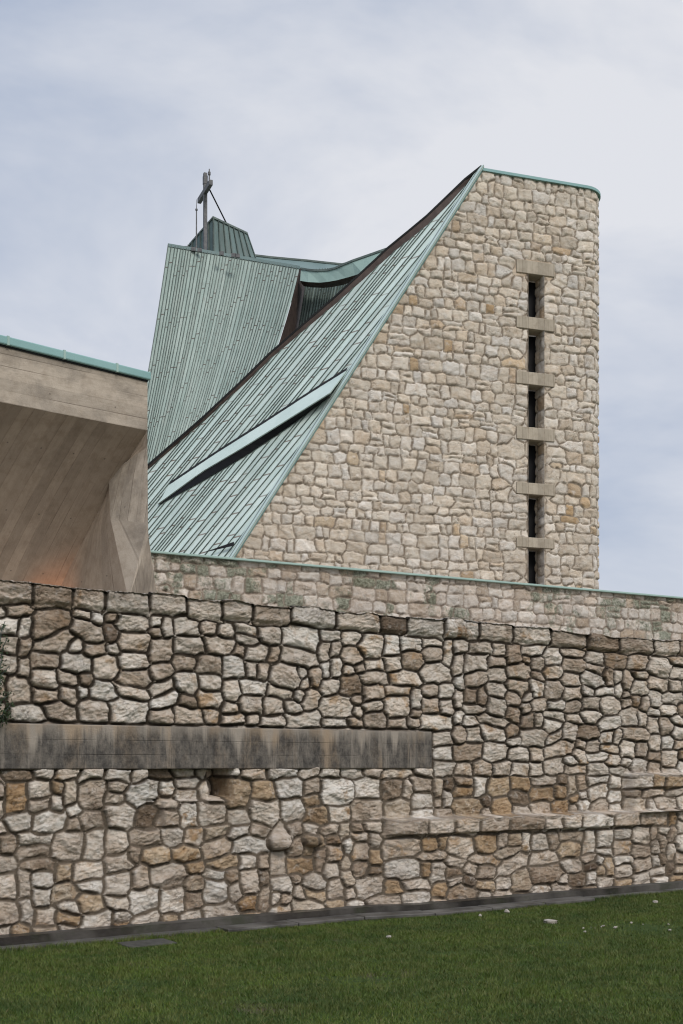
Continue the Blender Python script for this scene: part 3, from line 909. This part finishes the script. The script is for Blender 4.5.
eR, eL = edge(1.0), edge(0.0)
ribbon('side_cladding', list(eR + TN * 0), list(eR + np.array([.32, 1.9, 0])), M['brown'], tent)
ribbon('side_cladding', list(eL), list(eL + np.array([2.6, 7.0, 0])), M['tent'], tent)
topA = tent_surf(np.linspace(0, 1, 14), np.array([1.0]))[:, 0]
ribbon('ridge_flashing', [p + np.array([0, -.05, -.07]) for p in topA], [p + np.array([0, -.03, .05]) for p in topA], M['lant'], tent, .03, (0, -1, 0))
ribbon('top_deck', [p + np.array([0, 0, .03]) for p in topA], [p + np.array([.6, 4.5, .35]) for p in topA], M['lant'], tent)

# recessed wall and swooping gutter band to the right of the tent
def rec_surf(A, T):
    s = np.asarray(A)[:, None]; t = (1 - T)[None, :]
    d = 42.5 - 2.0 * s + 0 * t
    x = 309 + 85 * s - 20 * t - 10 * s * t; y = 270 - 6 * s + 120 * t
    return np.stack([(x - CX) / FPX * d, d, EYE + (HY - y) / FPX * d], -1)
rng = random.Random(4); ac = [0.0]
while ac[-1] < 1: ac.append(ac[-1] + rng.choice([.03, .034, .04]))
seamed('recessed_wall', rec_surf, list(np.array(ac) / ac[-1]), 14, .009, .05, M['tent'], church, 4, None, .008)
bt = [(301, 269.3), (308, 270.5), (317, 271.2), (327, 270.8), (335, 268.8), (342.3, 265.5), (352, 261.5), (365, 257), (377, 252.8), (389, 248.6)]
bb = [(300, 280.7), (308, 282), (319.5, 282.6), (328, 281.8), (337, 280.2), (346, 277.8), (355, 275.2), (362, 272.6), (373, 268), (388, 261)]
dl = np.linspace(41.7, 39.6, len(bt))
btP = [at(*p, d) for p, d in zip(bt, dl)]; bbP = [at(*p, d - .12) for p, d in zip(bb, dl)]
band = ribbon('gutter_band', btP, bbP, M['band'], church)
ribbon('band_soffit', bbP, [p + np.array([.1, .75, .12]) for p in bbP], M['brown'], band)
ribbon('band_cap', [p + np.array([0, -.04, -.02]) for p in btP], [p + np.array([0, -.02, .06]) for p in btP], M['rib'], band, .05, (0, -1, 0))
back = [at(246, 255, 43.4), at(270, 257.8, 43.7), at(290, 259.7, 43.9), at(308, 261.3, 44), at(326, 263.3, 44.1), at(342, 265, 44.2), at(352, 262.5, 44.2)]
frt = [at(246, 264, 43.0), at(270, 267, 43.2), at(290, 270, 43.3), at(308, 273, 43.4), at(326, 273, 43.4), at(342, 269, 43.5), at(352, 266, 43.5)]
ribbon('back_roof', frt, back, M['lant'], church)
ribbon('back_roof_edge', [p + np.array([0, -.05, -.02]) for p in back], [p + np.array([0, -.05, .05]) for p in back], M['rib'], band, .06, (0, -1, 0))

# ---------------- lantern on top
def build_lantern(parent):
    d = 42.0
    ap = at(213, 217.5, d); fb = at(213.5, 252, d)
    l_t = at(189, 245, d + 1.3); l_b = at(188.5, 250, d + 1.3)
    r_t = at(247.5, 233.6, d + 1.0); r_b = at(256, 258, d + 1.0)
    def face(a, b, c, e, n, name, par):
        # a top-left, b top-right, c bottom-right, e bottom-left
        def surf(A, T):
            s = np.asarray(A)[:, None, None]; t = T[None, :, None]
            return (e + (c - e) * s) * (1 - t) + (a + (b - a) * s) * t
        L = np.linalg.norm(c - e)
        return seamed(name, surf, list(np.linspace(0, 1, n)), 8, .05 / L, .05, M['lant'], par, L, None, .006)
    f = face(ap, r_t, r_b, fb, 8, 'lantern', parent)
    face(l_t, ap, fb, l_b, 7, 'lantern_side', f)
    bk = r_b + np.array([-.6, 2.2, 0]); bt_ = r_t + np.array([-.6, 2.0, 0]); bl = l_b + np.array([.3, 1.5, 0])
    m = MB(); m.poly([r_t, r_b, bk, bt_]); m.poly([bt_, bk, bl, l_t]); m.poly([ap, r_t, bt_, l_t]); m.build('lantern_back', M['lant'], f)
    e = [l_t, ap, r_t, r_b]
    ribbon('lantern_trim', [p + np.array([0, -.06, -.04]) for p in e], [p + np.array([0, -.02, .05]) for p in e], M['rib'], f, .05, (0, -1, 0))
    for px in (186, 193, 199, 221, 233, 237):
        m = MB()
        p = at(px, 245.5 + (px - 168) * .152, 41.0); m.box(p - [.06, .03, .06], (.16, 0, 0), (0, .06, 0), (0, 0, .13))
        m.build('roof_clip', M['rail'], f)
build_lantern(church)

# ---------------- cross with its rod and stay
cr_d = 41.8
cb = at(205.2, 250.5, cr_d)
cross = thing('roof_cross', 'weathered grey iron cross standing on the ridge of the copper tent roof', 'cross', tuple(cb))
def build_cross(root):
    k = FPX / cr_d
    top = at(205.2, 173.2, cr_d)
    arm = unit(at(211.6, 184.5, cr_d - .42) - at(198.6, 202, cr_d + .42))
    arm[2] = 0.0
    arm = unit(np.array([.40, -.92, 0]))
    sd = np.array([-arm[1], arm[0], 0.0])
    m = MB(); o = cb - arm * .065 - sd * .065; o[2] -= .05
    m.box(o, arm * .13, sd * .13, (0, 0, top[2] - cb[2] + .05)); post = m.build('post', M['rail'], root, .01)
    m = MB(); c = at(205, 192, cr_d); c = c - arm * .76 - sd * .07
    m.box(c - np.array([0, 0, .09]), arm * 1.52, sd * .14, (0, 0, .19)); m.build('crossbeam', M['rail'], root, .012)
    m = MB(); m.box(cb + np.array([0, 0, 2.42]) - arm * .08 - sd * .08, arm * .16, sd * .16, (0, 0, .32)); m.build('post_head', M['rail'], root, .02)
    m = MB(); m.tube(at(209.8, 190, cr_d - .3), at(226.8, 224, cr_d + .9), .026); m.build('stay_rod', M['black'], root)
    m = MB(); m.tube(at(209.3, 169, cr_d - .1), at(209.3, 184, cr_d - .1), .02, .03)
    m.tube(at(209.3, 172, cr_d - .1), at(209.3, 175, cr_d - .1), .05, .05); m.tube(at(209.3, 181, cr_d - .1), at(205.5, 183.5, cr_d), .02)
    m.build('finial_rod', M['rail'], root)
build_cross(cross)
ro = thing('lightning_rod', 'thin pale lightning rod left of the cross on the copper roof edge', 'lightning rod', tuple(at(196.4, 249, 41.6)))
m = MB(); m.tube(at(196.4, 249.5, 41.6), at(196.5, 210, 41.6), .028, .02); m.build('rod', M['rail'], ro)
m = MB(); m.tube(at(196.5, 210, 41.6), at(196.5, 199.5, 41.6), .014, .008); m.tube(at(196.5, 209, 41.6), at(196.5, 210.4, 41.6), .045); m.build('tip', M['rail'], ro)

# ------------------------------------------------------------------ concrete building on the left
CD0, CD1 = 14.0, 15.3
def build_concrete():
    p0, p1 = at(0, 345.5, CD0), at(147.5, 381.5, CD1)          # top of concrete face
    q0, q1 = at(0, 402, CD0), at(147.5, 430.5, CD1)
    e = unit((p1 - p0) * [1, 1, 0]); nrm = np.array([e[1], -e[0], 0])
    root = thing('concrete_building', 'raw board marked concrete building with overhanging beam and teal copper edge', 'building', (float(p1[0]), float(p1[1]), 3.0))
    ext = (p0 - p1) * .8
    a, b = p0 + ext, q0 + (q0 - q1) * .8
    L = np.linalg.norm(p1 - a)
    m = MB()
    hgt = np.linalg.norm(p1 - q1)
    m.poly([b, q1, p1, a], [(0, 0, 0), (0, L, 0), (hgt, L, 0), (np.linalg.norm(a - b), 0, 0)])
    bk = -nrm * 5.0 + e * .4
    m.poly([q1, q1 + bk, p1 + bk, p1], [(0, 0, 0), (0, 4, 0), (hgt, 4, 0), (hgt, 0, 0)])
    m.poly([a, p1, p1 + bk, a + bk])
    beam = m.build('fascia_beam', M['conc'], root)
    # copper edge
    m = MB(); up = np.array([0, 0, .105]); o = nrm * .05
    c0, c1 = a + o + [0, 0, .015], p1 + o + e * .03 + [0, 0, .015]
    m.box(c0, c1 - c0, -nrm * 5.0, up)
    ce = m.build('copper_edge', M['trim'], root, .015)
    for f in (.22, .46, .66, .86):
        m = MB(); m.box(c0 + (c1 - c0) * f + nrm * .004 - [0, 0, .003], e * .03, -nrm * .25, up + [0, 0, .008]); m.build('edge_seam', M['band'], ce)
    m = MB(); m.box(a + nrm * .012 + [0, 0, -.008], p1 - a, -nrm * .2, (0, 0, .022)); m.build('shadow_joint', M['black'], root)  # black strip painted as the shade line under the copper edge
    # leaning soffit shell: from the beam's underside back and down to the terrace
    NU, NV = 40, 30
    s = np.linspace(0, 1, NU)[:, None]; t = np.linspace(0, 1, NV)[None, :]
    top = b[None, None] + (q1 - b)[None, None] * s[..., None]
    back = 2.3 * t ** .85 + .25 * np.sin(np.pi * t)
    zt = top[..., 2]; zb = 2.95
    P = top + (-nrm)[None, None] * (back * (1 - .10 * s))[..., None] + e[None, None] * (-1.0 * t)[..., None] * (1 - .2 * s)[..., None]
    P[..., 2] = zt + (zb - zt) * t
    P = P + nrm * .0
    brd = np.stack([s * L + 0 * t, t * 4 + 0 * s, 0 * s + 0 * t], -1)
    me = fast_mesh('soffit', P.reshape(-1, 3), grid_faces(NU, NV)[:, ::-1], {'brd': brd.reshape(-1, 3)})
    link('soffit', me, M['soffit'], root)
    # faceted pier
    A = at(147.5, 447, 15.27); T = at(147.5, 430.5, 15.28); Bq = at(108.5, 474, 15.72); Cq = at(110.5, 519, 15.35); Dq = at(148, 523, 15.0)
    Hq = at(148.6, 537, 15.0); F0 = at(128.5, 600, 14.80); G1 = at(157, 597, 15.2); F00 = at(125, 664, 14.6); G0 = at(166, 664, 15.2)
    m = MB()
    def quad(pts):
        ex = unit((pts[1] - pts[0]) * [1, 1, 0]); o_ = pts[0]
        m.poly(pts, [(np.dot(p - o_, ex), p[2], 0) for p in pts])
    quad([Cq, Dq, A, Bq])
    quad([F0, Hq, Dq, Cq])
    # outer return on the church side
    r_ = -nrm * 3.4
    m.poly([T, T + r_, A + r_, A]); m.poly([A, A + r_, Dq + r_, Dq]); m.poly([Dq, Dq + r_, Hq + r_, Hq]); m.poly([Hq, Hq + r_, G1 + r_, G1]); m.poly([G1, G1 + r_, G0 + r_, G0])
    pf = MB(); pf.poly([F0, G1, Hq]); pf.poly([F00, G0, G1, F0]); pf.build('pier_foot', M['foot'], root)
    # inner cheek: from the front edge of the pier round to the edge of the leaning shell
    NS = 26; tt = np.linspace(0, 1, NS) ; kn = [0, .05, .16, .44, .78, 1.0]; ch = np.array([T, A, Bq, Cq, F0, F00])
    tt = np.unique(np.concatenate([tt, kn])); NS = len(tt)
    sid = np.array([np.interp(tt, np.linspace(0, 1, NV), P[-1, :, k]) for k in range(3)]).T
    chn = np.array([np.interp(tt, kn, ch[:, k]) for k in range(3)]).T
    NC = 12; f = np.linspace(0, 1, NC)[:, None, None]
    K = chn[None] * (1 - f) + sid[None] * f
    K = K - nrm * (np.sin(np.pi * f) * .22 * np.clip(tt - .17, 0, 1)[None, :, None])
    bb_ = np.stack([f[..., 0] * 1.2 + 0 * tt[None], K[..., 2], 0 * K[..., 2]], -1)
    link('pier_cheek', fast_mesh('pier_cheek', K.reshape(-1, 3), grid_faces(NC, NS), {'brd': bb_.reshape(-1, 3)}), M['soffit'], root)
    m.build('pier', M['conc'], root)
    return root
build_concrete()

# warm flood lamp at the foot of the concrete shell (its glow shows on the concrete)
fp = at(38, 640, 15.4); fp[2] = 3.0
fl = thing('flood_lamp', 'small warm flood lamp at the foot of the concrete shell behind the wall', 'lamp', tuple(fp))
m = MB(); m.box(fp - [.14, .09, 0], (.28, 0, 0), (0, .18, 0), (0, 0, .05)); m.tube(fp + [0, 0, .05], fp + [0, 0, .12], .02); m.build('base', M['rib'], fl, .006)
m = MB(); m.box(fp + [-.12, -.05, .12], (.24, 0, 0), (0, .12, 0), (0, 0, .10)); m.build('housing', M['black'], fl, .008)
li = bpy.data.lights.new('flood_lamp_light', 'SPOT'); li.energy = 26; li.color = (1, .36, .12); li.spot_size = R(95); li.spot_blend = 1; li.shadow_soft_size = .08
lo = bpy.data.objects.new('flood_lamp_light', li); COL.objects.link(lo); lo.location = fp + [0, .02, .32]
lo.rotation_euler = Vector((.1, 1.0, .5)).to_track_quat('-Z', 'Y').to_euler()

# ------------------------------------------------------------------ ground
def ground_mats():
    M['gutter'] = plain('wet_highlight_concrete', (.035, .032, .028), (.17, .16, .145), 2.6, .45, .3, .5, .01)  # pale tone paints the wet highlights into the colour
    t = NT('lawn_soil'); pos = t.pos
    n = t.noise(pos, .9, 6, .65); n2 = t.noise(pos, 14, 5, .65)
    col = t.mix(t.ramp(n2, [(.35, 0), (.65, 1)]), (.028, .045, .012), (.05, .075, .02))
    patch = t.ramp(n, [(.60, 0), (.68, 1)])
    col = t.mix(t.math('MULTIPLY', patch, .8), col, (.09, .068, .045))
    lawn = t.fin(col, .95, t.bump(n2, .6, .03), .1)
    t = NT('wet_kerb_concrete'); pos = t.pos
    n = t.noise(pos, 3.2, 6, .65); n2 = t.noise(pos, 40, 4, .6)
    wet = t.ramp(t.noise(pos, .85, 4, .6, .5), [(.44, 1), (.58, 0)])
    col = t.mix(t.ramp(n, [(.35, 0), (.66, 1)]), (.014, .012, .010), (.052, .045, .038))
    col = t.mix(t.math('MULTIPLY', t.math('SUBTRACT', 1, wet), .55), col, (.13, .12, .105))
    col = t.mix(t.ramp(t.noise(pos, 1.9, 5, .7), [(.52, 0), (.66, .6)]), col, (.03, .036, .016))
    kerb = t.fin(col, t.n('MapRange', Value=wet, To_Min=.85, To_Max=.36).outputs[0], t.bump(n2, .6, .01), .3)
    return lawn, kerb
M['lawn'], M['kerb'] = ground_mats()
M['gravel'] = plain('terrace_gravel', (.20, .18, .15), (.30, .27, .23), 8, .95)

S = 900.0
m = MB(); m.poly([(-S, -S, 0), (S, -S, 0), (S, S, 0), (-S, S, 0)]); g = m.build('lawn_ground', M['lawn']); tag(g, kind='structure', label='dark green lawn ground in front of the stone wall', cat='ground')
# raised terrace behind the retaining wall
m = MB()
far = 260
i0 = WL0 - WN * .45; i1 = WL0 + WD * WLEN - WN * .45
i0 = i0 - WD * 0; 
pts = [i0, i1, i1 - WN * far + WD * far * .6, i0 - WN * far - WD * far * .6]
m.poly([np.array([p[0], p[1], 3.0]) for p in pts])
ring = [np.array([p[0], p[1], 0]) for p in pts]
for a in range(4):
    b = (a + 1) % 4
    m.poly([ring[a], ring[b], ring[b] + [0, 0, 3.0], ring[a] + [0, 0, 3.0]])
g = m.build('terrace_ground', M['gravel']); tag(g, kind='structure', label='raised gravel terrace behind the stone wall', cat='terrace')

# concrete footing and wet gutter strip along the wall
def strip(name, n0, n1, z, label, mat='kerb'):
    N = 130
    m = MB()
    us = np.linspace(0, WLEN, N)
    def P(u_, n_, z_): 
        q = WL0 + WD * u_ + WN * (n_ + (float(plinth(u_)) if n_ > 0 else 0)); q[2] = z_; return q
    for k in range(N - 1):
        j = [.006 * math.sin(us[q_] * 3.1 + n1 * 9) + .005 * math.sin(us[q_] * 7.7) for q_ in (k, k + 1)]
        a, b = us[k], us[k + 1]
        m.poly([P(a, n1 + j[0], 0), P(b, n1 + j[1], 0), P(b, n1 + j[1], z), P(a, n1 + j[0], z)])
        m.poly([P(a, n1 + j[0], z), P(b, n1 + j[1], z), P(b, n0, z), P(a, n0, z)])
    o = m.build(name, M[mat]); return tag(o, kind='structure', label=label, cat='kerb')
strip('kerb', -.1, .20, .095, 'dark wet concrete kerb along the foot of the stone wall')
strip('gutter', .19, .36, .022, 'narrow wet concrete gutter between kerb and lawn', 'gutter')
# wider pale slab stretch in the middle right
ug0 = wall_uv(205, 920)[0]; ug1 = wall_uv(556, 900)[0]
m = MB()
for k in range(6):
    a = ug0 + (ug1 - ug0) * (k + .005) / 6; b = ug0 + (ug1 - ug0) * (k + .995) / 6
    q = WL0 + WD * a + WN * (.22 + float(plinth(a))); q[2] = 0
    q2 = WD * (b - a) + WN * (float(plinth(b)) - float(plinth(a)))
    m.box(q, q2, WN * .26, (0, 0, .034 + .003 * (k % 3)))
o = m.build('paving', M['gutter'], None, .008); tag(o, kind='structure', label='row of wet grey concrete slabs between kerb and lawn', cat='paving')

# paver in the grass
pc = at(146, 944, 10.2); pc[2] = 0
pc = np.array([ray(146, 944)[0] * (EYE * FPX / (944 - HY)), EYE * FPX / (944 - HY), 0])
m = MB(); e1 = unit(WD * 1.0); 
m.box(pc - e1 * .22 - WN * .16 + [0, 0, -.02], e1 * .46, WN * .30, (0, 0, .034))
M['paver'] = plain('grey_paver', (.05, .048, .042), (.10, .096, .085), 14, .9, .15, .6, .01)
tag(m.build('paver', M['paver'], None, .01), 'flat grey paving slab lying in the grass near the kerb', 'paver')

# ------------------------------------------------------------------ loose stones in the lawn
M['pebble'] = plain('pale_limestone', (.26, .23, .19), (.44, .40, .35), 20, .9)
def pebble(px, py, sx, sy, sz, label, group=None, seed=0):
    d = EYE * FPX / (py - HY); c = np.array([ray(px, py)[0] * d, d, 0])
    import bmesh
    bm = bmesh.new(); bmesh.ops.create_icosphere(bm, subdivisions=2, radius=1)
    rr = random.Random(seed)
    ph = [rr.uniform(0, 6) for _ in range(6)]
    for v in bm.verts:
        k = 1 + .18 * math.sin(v.co.x * 3 + ph[0]) + .15 * math.sin(v.co.y * 4 + ph[1]) + .12 * math.sin(v.co.z * 5 + ph[2])
        v.co = Vector((v.co.x * sx * k, v.co.y * sy * k, v.co.z * sz * k))
    me = bpy.data.meshes.new('pebble'); bm.to_mesh(me); bm.free()
    for p in me.polygons: p.use_smooth = rr.random() < .4
    o = link('loose_stone', me, M['pebble'])
    o.location = (c[0], c[1], sz * .3 + .008); o.rotation_euler.z = rr.uniform(0, 6)
    return tag(o, label, 'stone', group)
pebble(551, 923, .085, .06, .022, 'flat whitish stone lying alone in the lawn, largest of the loose stones', None, 1)
pebble(389, 938.5, .028, .024, .02, 'small white stone in the grass below the middle of the wall', None, 2)
pebble(507, 913, .035, .028, .022, 'pale stone in the grass close to the kerb slabs', None, 3)
pebble(480, 917, .022, .02, .016, 'tiny pale stone in the grass left of the one by the kerb slabs', None, 4)
pebble(655, 903, .035, .024, .018, 'pale stone in the grass near the right end of the kerb', None, 5)
rg = random.Random(31)
for k in range(12):
    px = 582 + rg.random() * 92; py = 924 + rg.gauss(3, 3.2)
    sz = rg.uniform(.006, .015)
    pebble(px, py, sz * 1.3, sz, sz * .7, 'small pale pebble in the bare earth patch on the right of the lawn', 'pebbles in the bare earth patch', 50 + k)

# ------------------------------------------------------------------ grass
def build_grass():
    rs = np.random.RandomState(12)
    Nn = 640000
    d = 5.6 + (17.5 - 5.6) * rs.rand(Nn * 2)
    x = (rs.rand(Nn * 2) - .5) * 2 * (d * .345 + 2.4)
    w = (d * .345 + 2.4) / 8.5
    keep = rs.rand(Nn * 2) < w
    x, d = x[keep], d[keep]
    nd = (x - WL0[0]) * WN[0] + (d - WL0[1]) * WN[1]
    edge_n = .355 + .02 * perlin(x * 5, d * 5, 4)
    ua = (x - WL0[0]) * WD[0] + (d - WL0[1]) * WD[1]
    slab = (ua > ug0) & (ua < ug1)
    nd = nd - plinth(ua)
    k = nd > np.where(slab, .475, edge_n) + .012 * rs.randn(len(x))
    inpav = (np.abs((x - pc[0]) * WD[0] + (d - pc[1]) * WD[1] - .01) < .235) & (np.abs((x - pc[0]) * WN[0] + (d - pc[1]) * WN[1] + .01) < .165)
    patch = fbm(x * .9 + 5, d * 1.6, 3, 77)
    ppx = CX + FPX * x / d; ppy = HY + FPX * EYE / d
    bare = np.exp(-(((x - 3.0) / .62) ** 2 + ((d - 11.15) / .5) ** 2)) + .8 * np.exp(-(((x - 2.0) / .3) ** 2 + ((d - 10.2) / .2) ** 2))
    bare2 = np.clip((patch - .22) * 3, 0, .75)
    k &= ~inpav & (rs.rand(len(x)) > np.maximum(bare * .92, bare2))
    x, d, nd, patch = x[k], d[k], nd[k], patch[k]
    n = len(x)
    clump = fbm(x * 2.6, d * 2.6, 3, 31)
    hgt = .020 * (1 + .7 * clump) * rs.uniform(.55, 1.45, n) * np.where(nd < .47, 1.9, 1) * (1 + 1.1 * np.clip(fbm(x * 1.3 + 9, d * 1.3, 3, 41) - .18, 0, 1))
    th = rs.rand(n) * 2 * np.pi; lean = hgt * rs.uniform(.2, 1.1, n); wd = rs.uniform(.0022, .0045, n)
    az = rs.rand(n) * 2 * np.pi
    b0 = np.stack([x - np.cos(th) * wd, d - np.sin(th) * wd, np.zeros(n)], -1)
    b1 = np.stack([x + np.cos(th) * wd, d + np.sin(th) * wd, np.zeros(n)], -1)
    tp = np.stack([x + np.cos(az) * lean, d + np.sin(az) * lean, hgt], -1)
    V = np.stack([b0, b1, tp], 1).reshape(-1, 3)
    F = np.arange(3 * n).reshape(-1, 3)
    rnd = np.repeat(rs.rand(n), 3)
    t = NT('grass_blade')
    r = t.attr('rnd').outputs['Fac']; pos = t.pos
    nz = t.noise(pos, 1.1, 5, .6); n3 = t.noise(pos, 5, 4, .6)
    col = t.mix(t.ramp(nz, [(.38, 0), (.62, 1)]), (.022, .062, .006), (.082, .132, .014))
    col = t.mix(t.math('MULTIPLY', t.ramp(n3, [(.42, 0), (.62, 1)]), .8), col, (.095, .115, .024))
    col = t.mix(t.ramp(r, [(.0, 0), (.80, .25), (.93, .35), (1, 1)]), col, (.15, .13, .055))
    mat = t.fin(col, .6, None, .25)
    me = fast_mesh('grass', V, F, {'rnd': rnd}, False)
    o = link('grass', me, mat)
    tag(o, 'short dark green lawn grass', 'grass', kind='stuff')
build_grass()

# ------------------------------------------------------------------ creeper at the left edge
def build_creeper():
    base = WL0 + WD * (wall_uv(-6, 722)[0]) + WN * .10; base[2] = wall_uv(-6, 724)[1]
    root = thing('wall_plant', 'small dark leafy creeper growing from the wall joints at the left edge', 'plant', tuple(base))
    rs = np.random.RandomState(3)
    m = MB(); pts_all = []
    for (px0, py0, px1, py1) in ((-10, 724, 8, 716), (-12, 720, 6, 690), (-14, 716, 4, 668), (-12, 700, 2, 640), (-8, 722, 10, 702), (-16, 690, 1, 622)):
        a = on_plane(px0, py0, A0, WN) + WN * .07; b = on_plane(px1, py1, A0, WN) + WN * .13
        prev = a
        for k in range(1, 7):
            q = a + (b - a) * k / 6 + WN * .04 * math.sin(k) + rs.normal(0, .008, 3)
            m.tube(prev, q, .004, .003, 5); pts_all += [prev + (q - prev) * f for f in (0, .5)]; prev = q
    m.build('stem', M['rib'], root)
    V = []; F = []
    for p in pts_all:
        for _ in range(9):
            c = p + rs.normal(0, .022, 3) + WN * .02
            ax = unit(rs.normal(0, 1, 3)); l = rs.uniform(.015, .034); nn = unit(rs.normal(0, 1, 3) + WN * .8 + [0, 0, .5])
            sd = unit(np.cross(nn, ax)); i = len(V)
            V += [c, c + ax * l * .5 + sd * l * .32, c + ax * l, c + ax * l * .5 - sd * l * .32]; F.append((i, i + 1, i + 2, i + 3))
    mat = plain('creeper_leaf', (.018, .032, .014), (.05, .075, .03), 12, .6)
    link('leaves', fast_mesh('leaves', np.array(V), np.array(F), None, False), mat, root)
build_creeper()

# ------------------------------------------------------------------ sky, sun, camera
SUN_EL, SUN_AZ = 42.0, 150.0      # azimuth measured clockwise from +Y: behind the viewer, veiled by cloud
w = bpy.data.worlds.new('World'); sc.world = w; w.use_nodes = True
nt = w.node_tree; nt.nodes.clear()
def wn(typ, _p=None, **inp):
    nd = nt.nodes.new('ShaderNode' + typ)
    for k, v in (_p or {}).items(): setattr(nd, k, v)
    for k, v in inp.items():
        key = int(k[1:]) if k[0] == 'i' and k[1:].isdigit() else k.replace('_', ' ')
        if isinstance(v, bpy.types.NodeSocket): nt.links.new(v, nd.inputs[key])
        else: nd.inputs[key].default_value = v
    return nd
out = wn('OutputWorld')
sky = wn('TexSky', {'sky_type': 'NISHITA', 'sun_disc': False, 'sun_elevation': R(SUN_EL), 'sun_rotation': R(SUN_AZ), 'air_density': 1.0, 'dust_density': 3.0})
tc = wn('TexCoord').outputs['Generated']
sepn = wn('SeparateXYZ', Vector=tc)
mp = wn('Mapping', Vector=tc, Scale=(1.0, 1.0, 2.2), Location=(.35, .1, .2)).outputs[0]
n1 = wn('TexNoise', Vector=mp, Scale=2.3, Detail=6.0, Roughness=.55, Distortion=.3).outputs['Fac']
dl_ = wn('VectorMath', {'operation': 'DOT_PRODUCT'}, i0=tc, i1=(-.6, 0.0, .9)).outputs['Value']
shade = wn('MapRange', Value=dl_, From_Min=.34, From_Max=.74, To_Min=.02, To_Max=-.17).outputs[0]
n2 = wn('Math', {'operation': 'ADD'}, i0=n1, i1=shade).outputs[0]
rmp = wn('ValToRGB', Fac=n2); el = rmp.color_ramp.elements
el[0].position = .36; el[0].color = (.41, .468, .585, 1)
el[1].position = .60; el[1].color = (.715, .725, .762, 1)
# overcast sky is brighter towards the zenith
zen = wn('MapRange', Value=sepn.outputs[2], From_Min=.60, From_Max=1.0, To_Min=1.0, To_Max=2.4).outputs[0]
cl = wn('Mix', {'data_type': 'RGBA', 'blend_type': 'MULTIPLY'}); cl.inputs[0].default_value = 1
nt.links.new(rmp.outputs[0], cl.inputs[6])
cmb = wn('CombineXYZ', X=zen, Y=zen, Z=zen); nt.links.new(cmb.outputs[0], cl.inputs[7])
bg1 = wn('Background', Color=sky.outputs[0], Strength=.08)
bg2 = wn('Background', Color=cl.outputs[2], Strength=1.0)
mxs = wn('MixShader', i0=.88)
nt.links.new(bg1.outputs[0], mxs.inputs[1]); nt.links.new(bg2.outputs[0], mxs.inputs[2])
nt.links.new(mxs.outputs[0], out.inputs['Surface'])

sl = bpy.data.lights.new('Sun', 'SUN'); sl.energy = 1.5; sl.angle = R(16); sl.color = (1, .96, .90)
so = bpy.data.objects.new('Sun', sl); COL.objects.link(so)
dirv = Vector((math.sin(R(SUN_AZ)) * math.cos(R(SUN_EL)), math.cos(R(SUN_AZ)) * math.cos(R(SUN_EL)), math.sin(R(SUN_EL))))
so.rotation_euler = (-dirv).to_track_quat('-Z', 'Y').to_euler()
so.location = (0, -5, 20)

cam = bpy.data.cameras.new('Camera'); co = bpy.data.objects.new('Camera', cam); COL.objects.link(co)
co.location = (0, 0, EYE); co.rotation_euler = (R(90), 0, 0)
cam.sensor_fit = 'VERTICAL'; cam.sensor_height = 36; cam.sensor_width = 24
cam.lens = FPX / 1024 * 36; cam.shift_y = (HY - 512) / 1024
cam.clip_start = .1; cam.clip_end = 3000
sc.camera = co
sc.view_settings.view_transform = 'Standard'; sc.view_settings.look = 'None'
sc.view_settings.gamma = 1; sc.view_settings.exposure = .22
sc.cycles.filter_width = 1.15
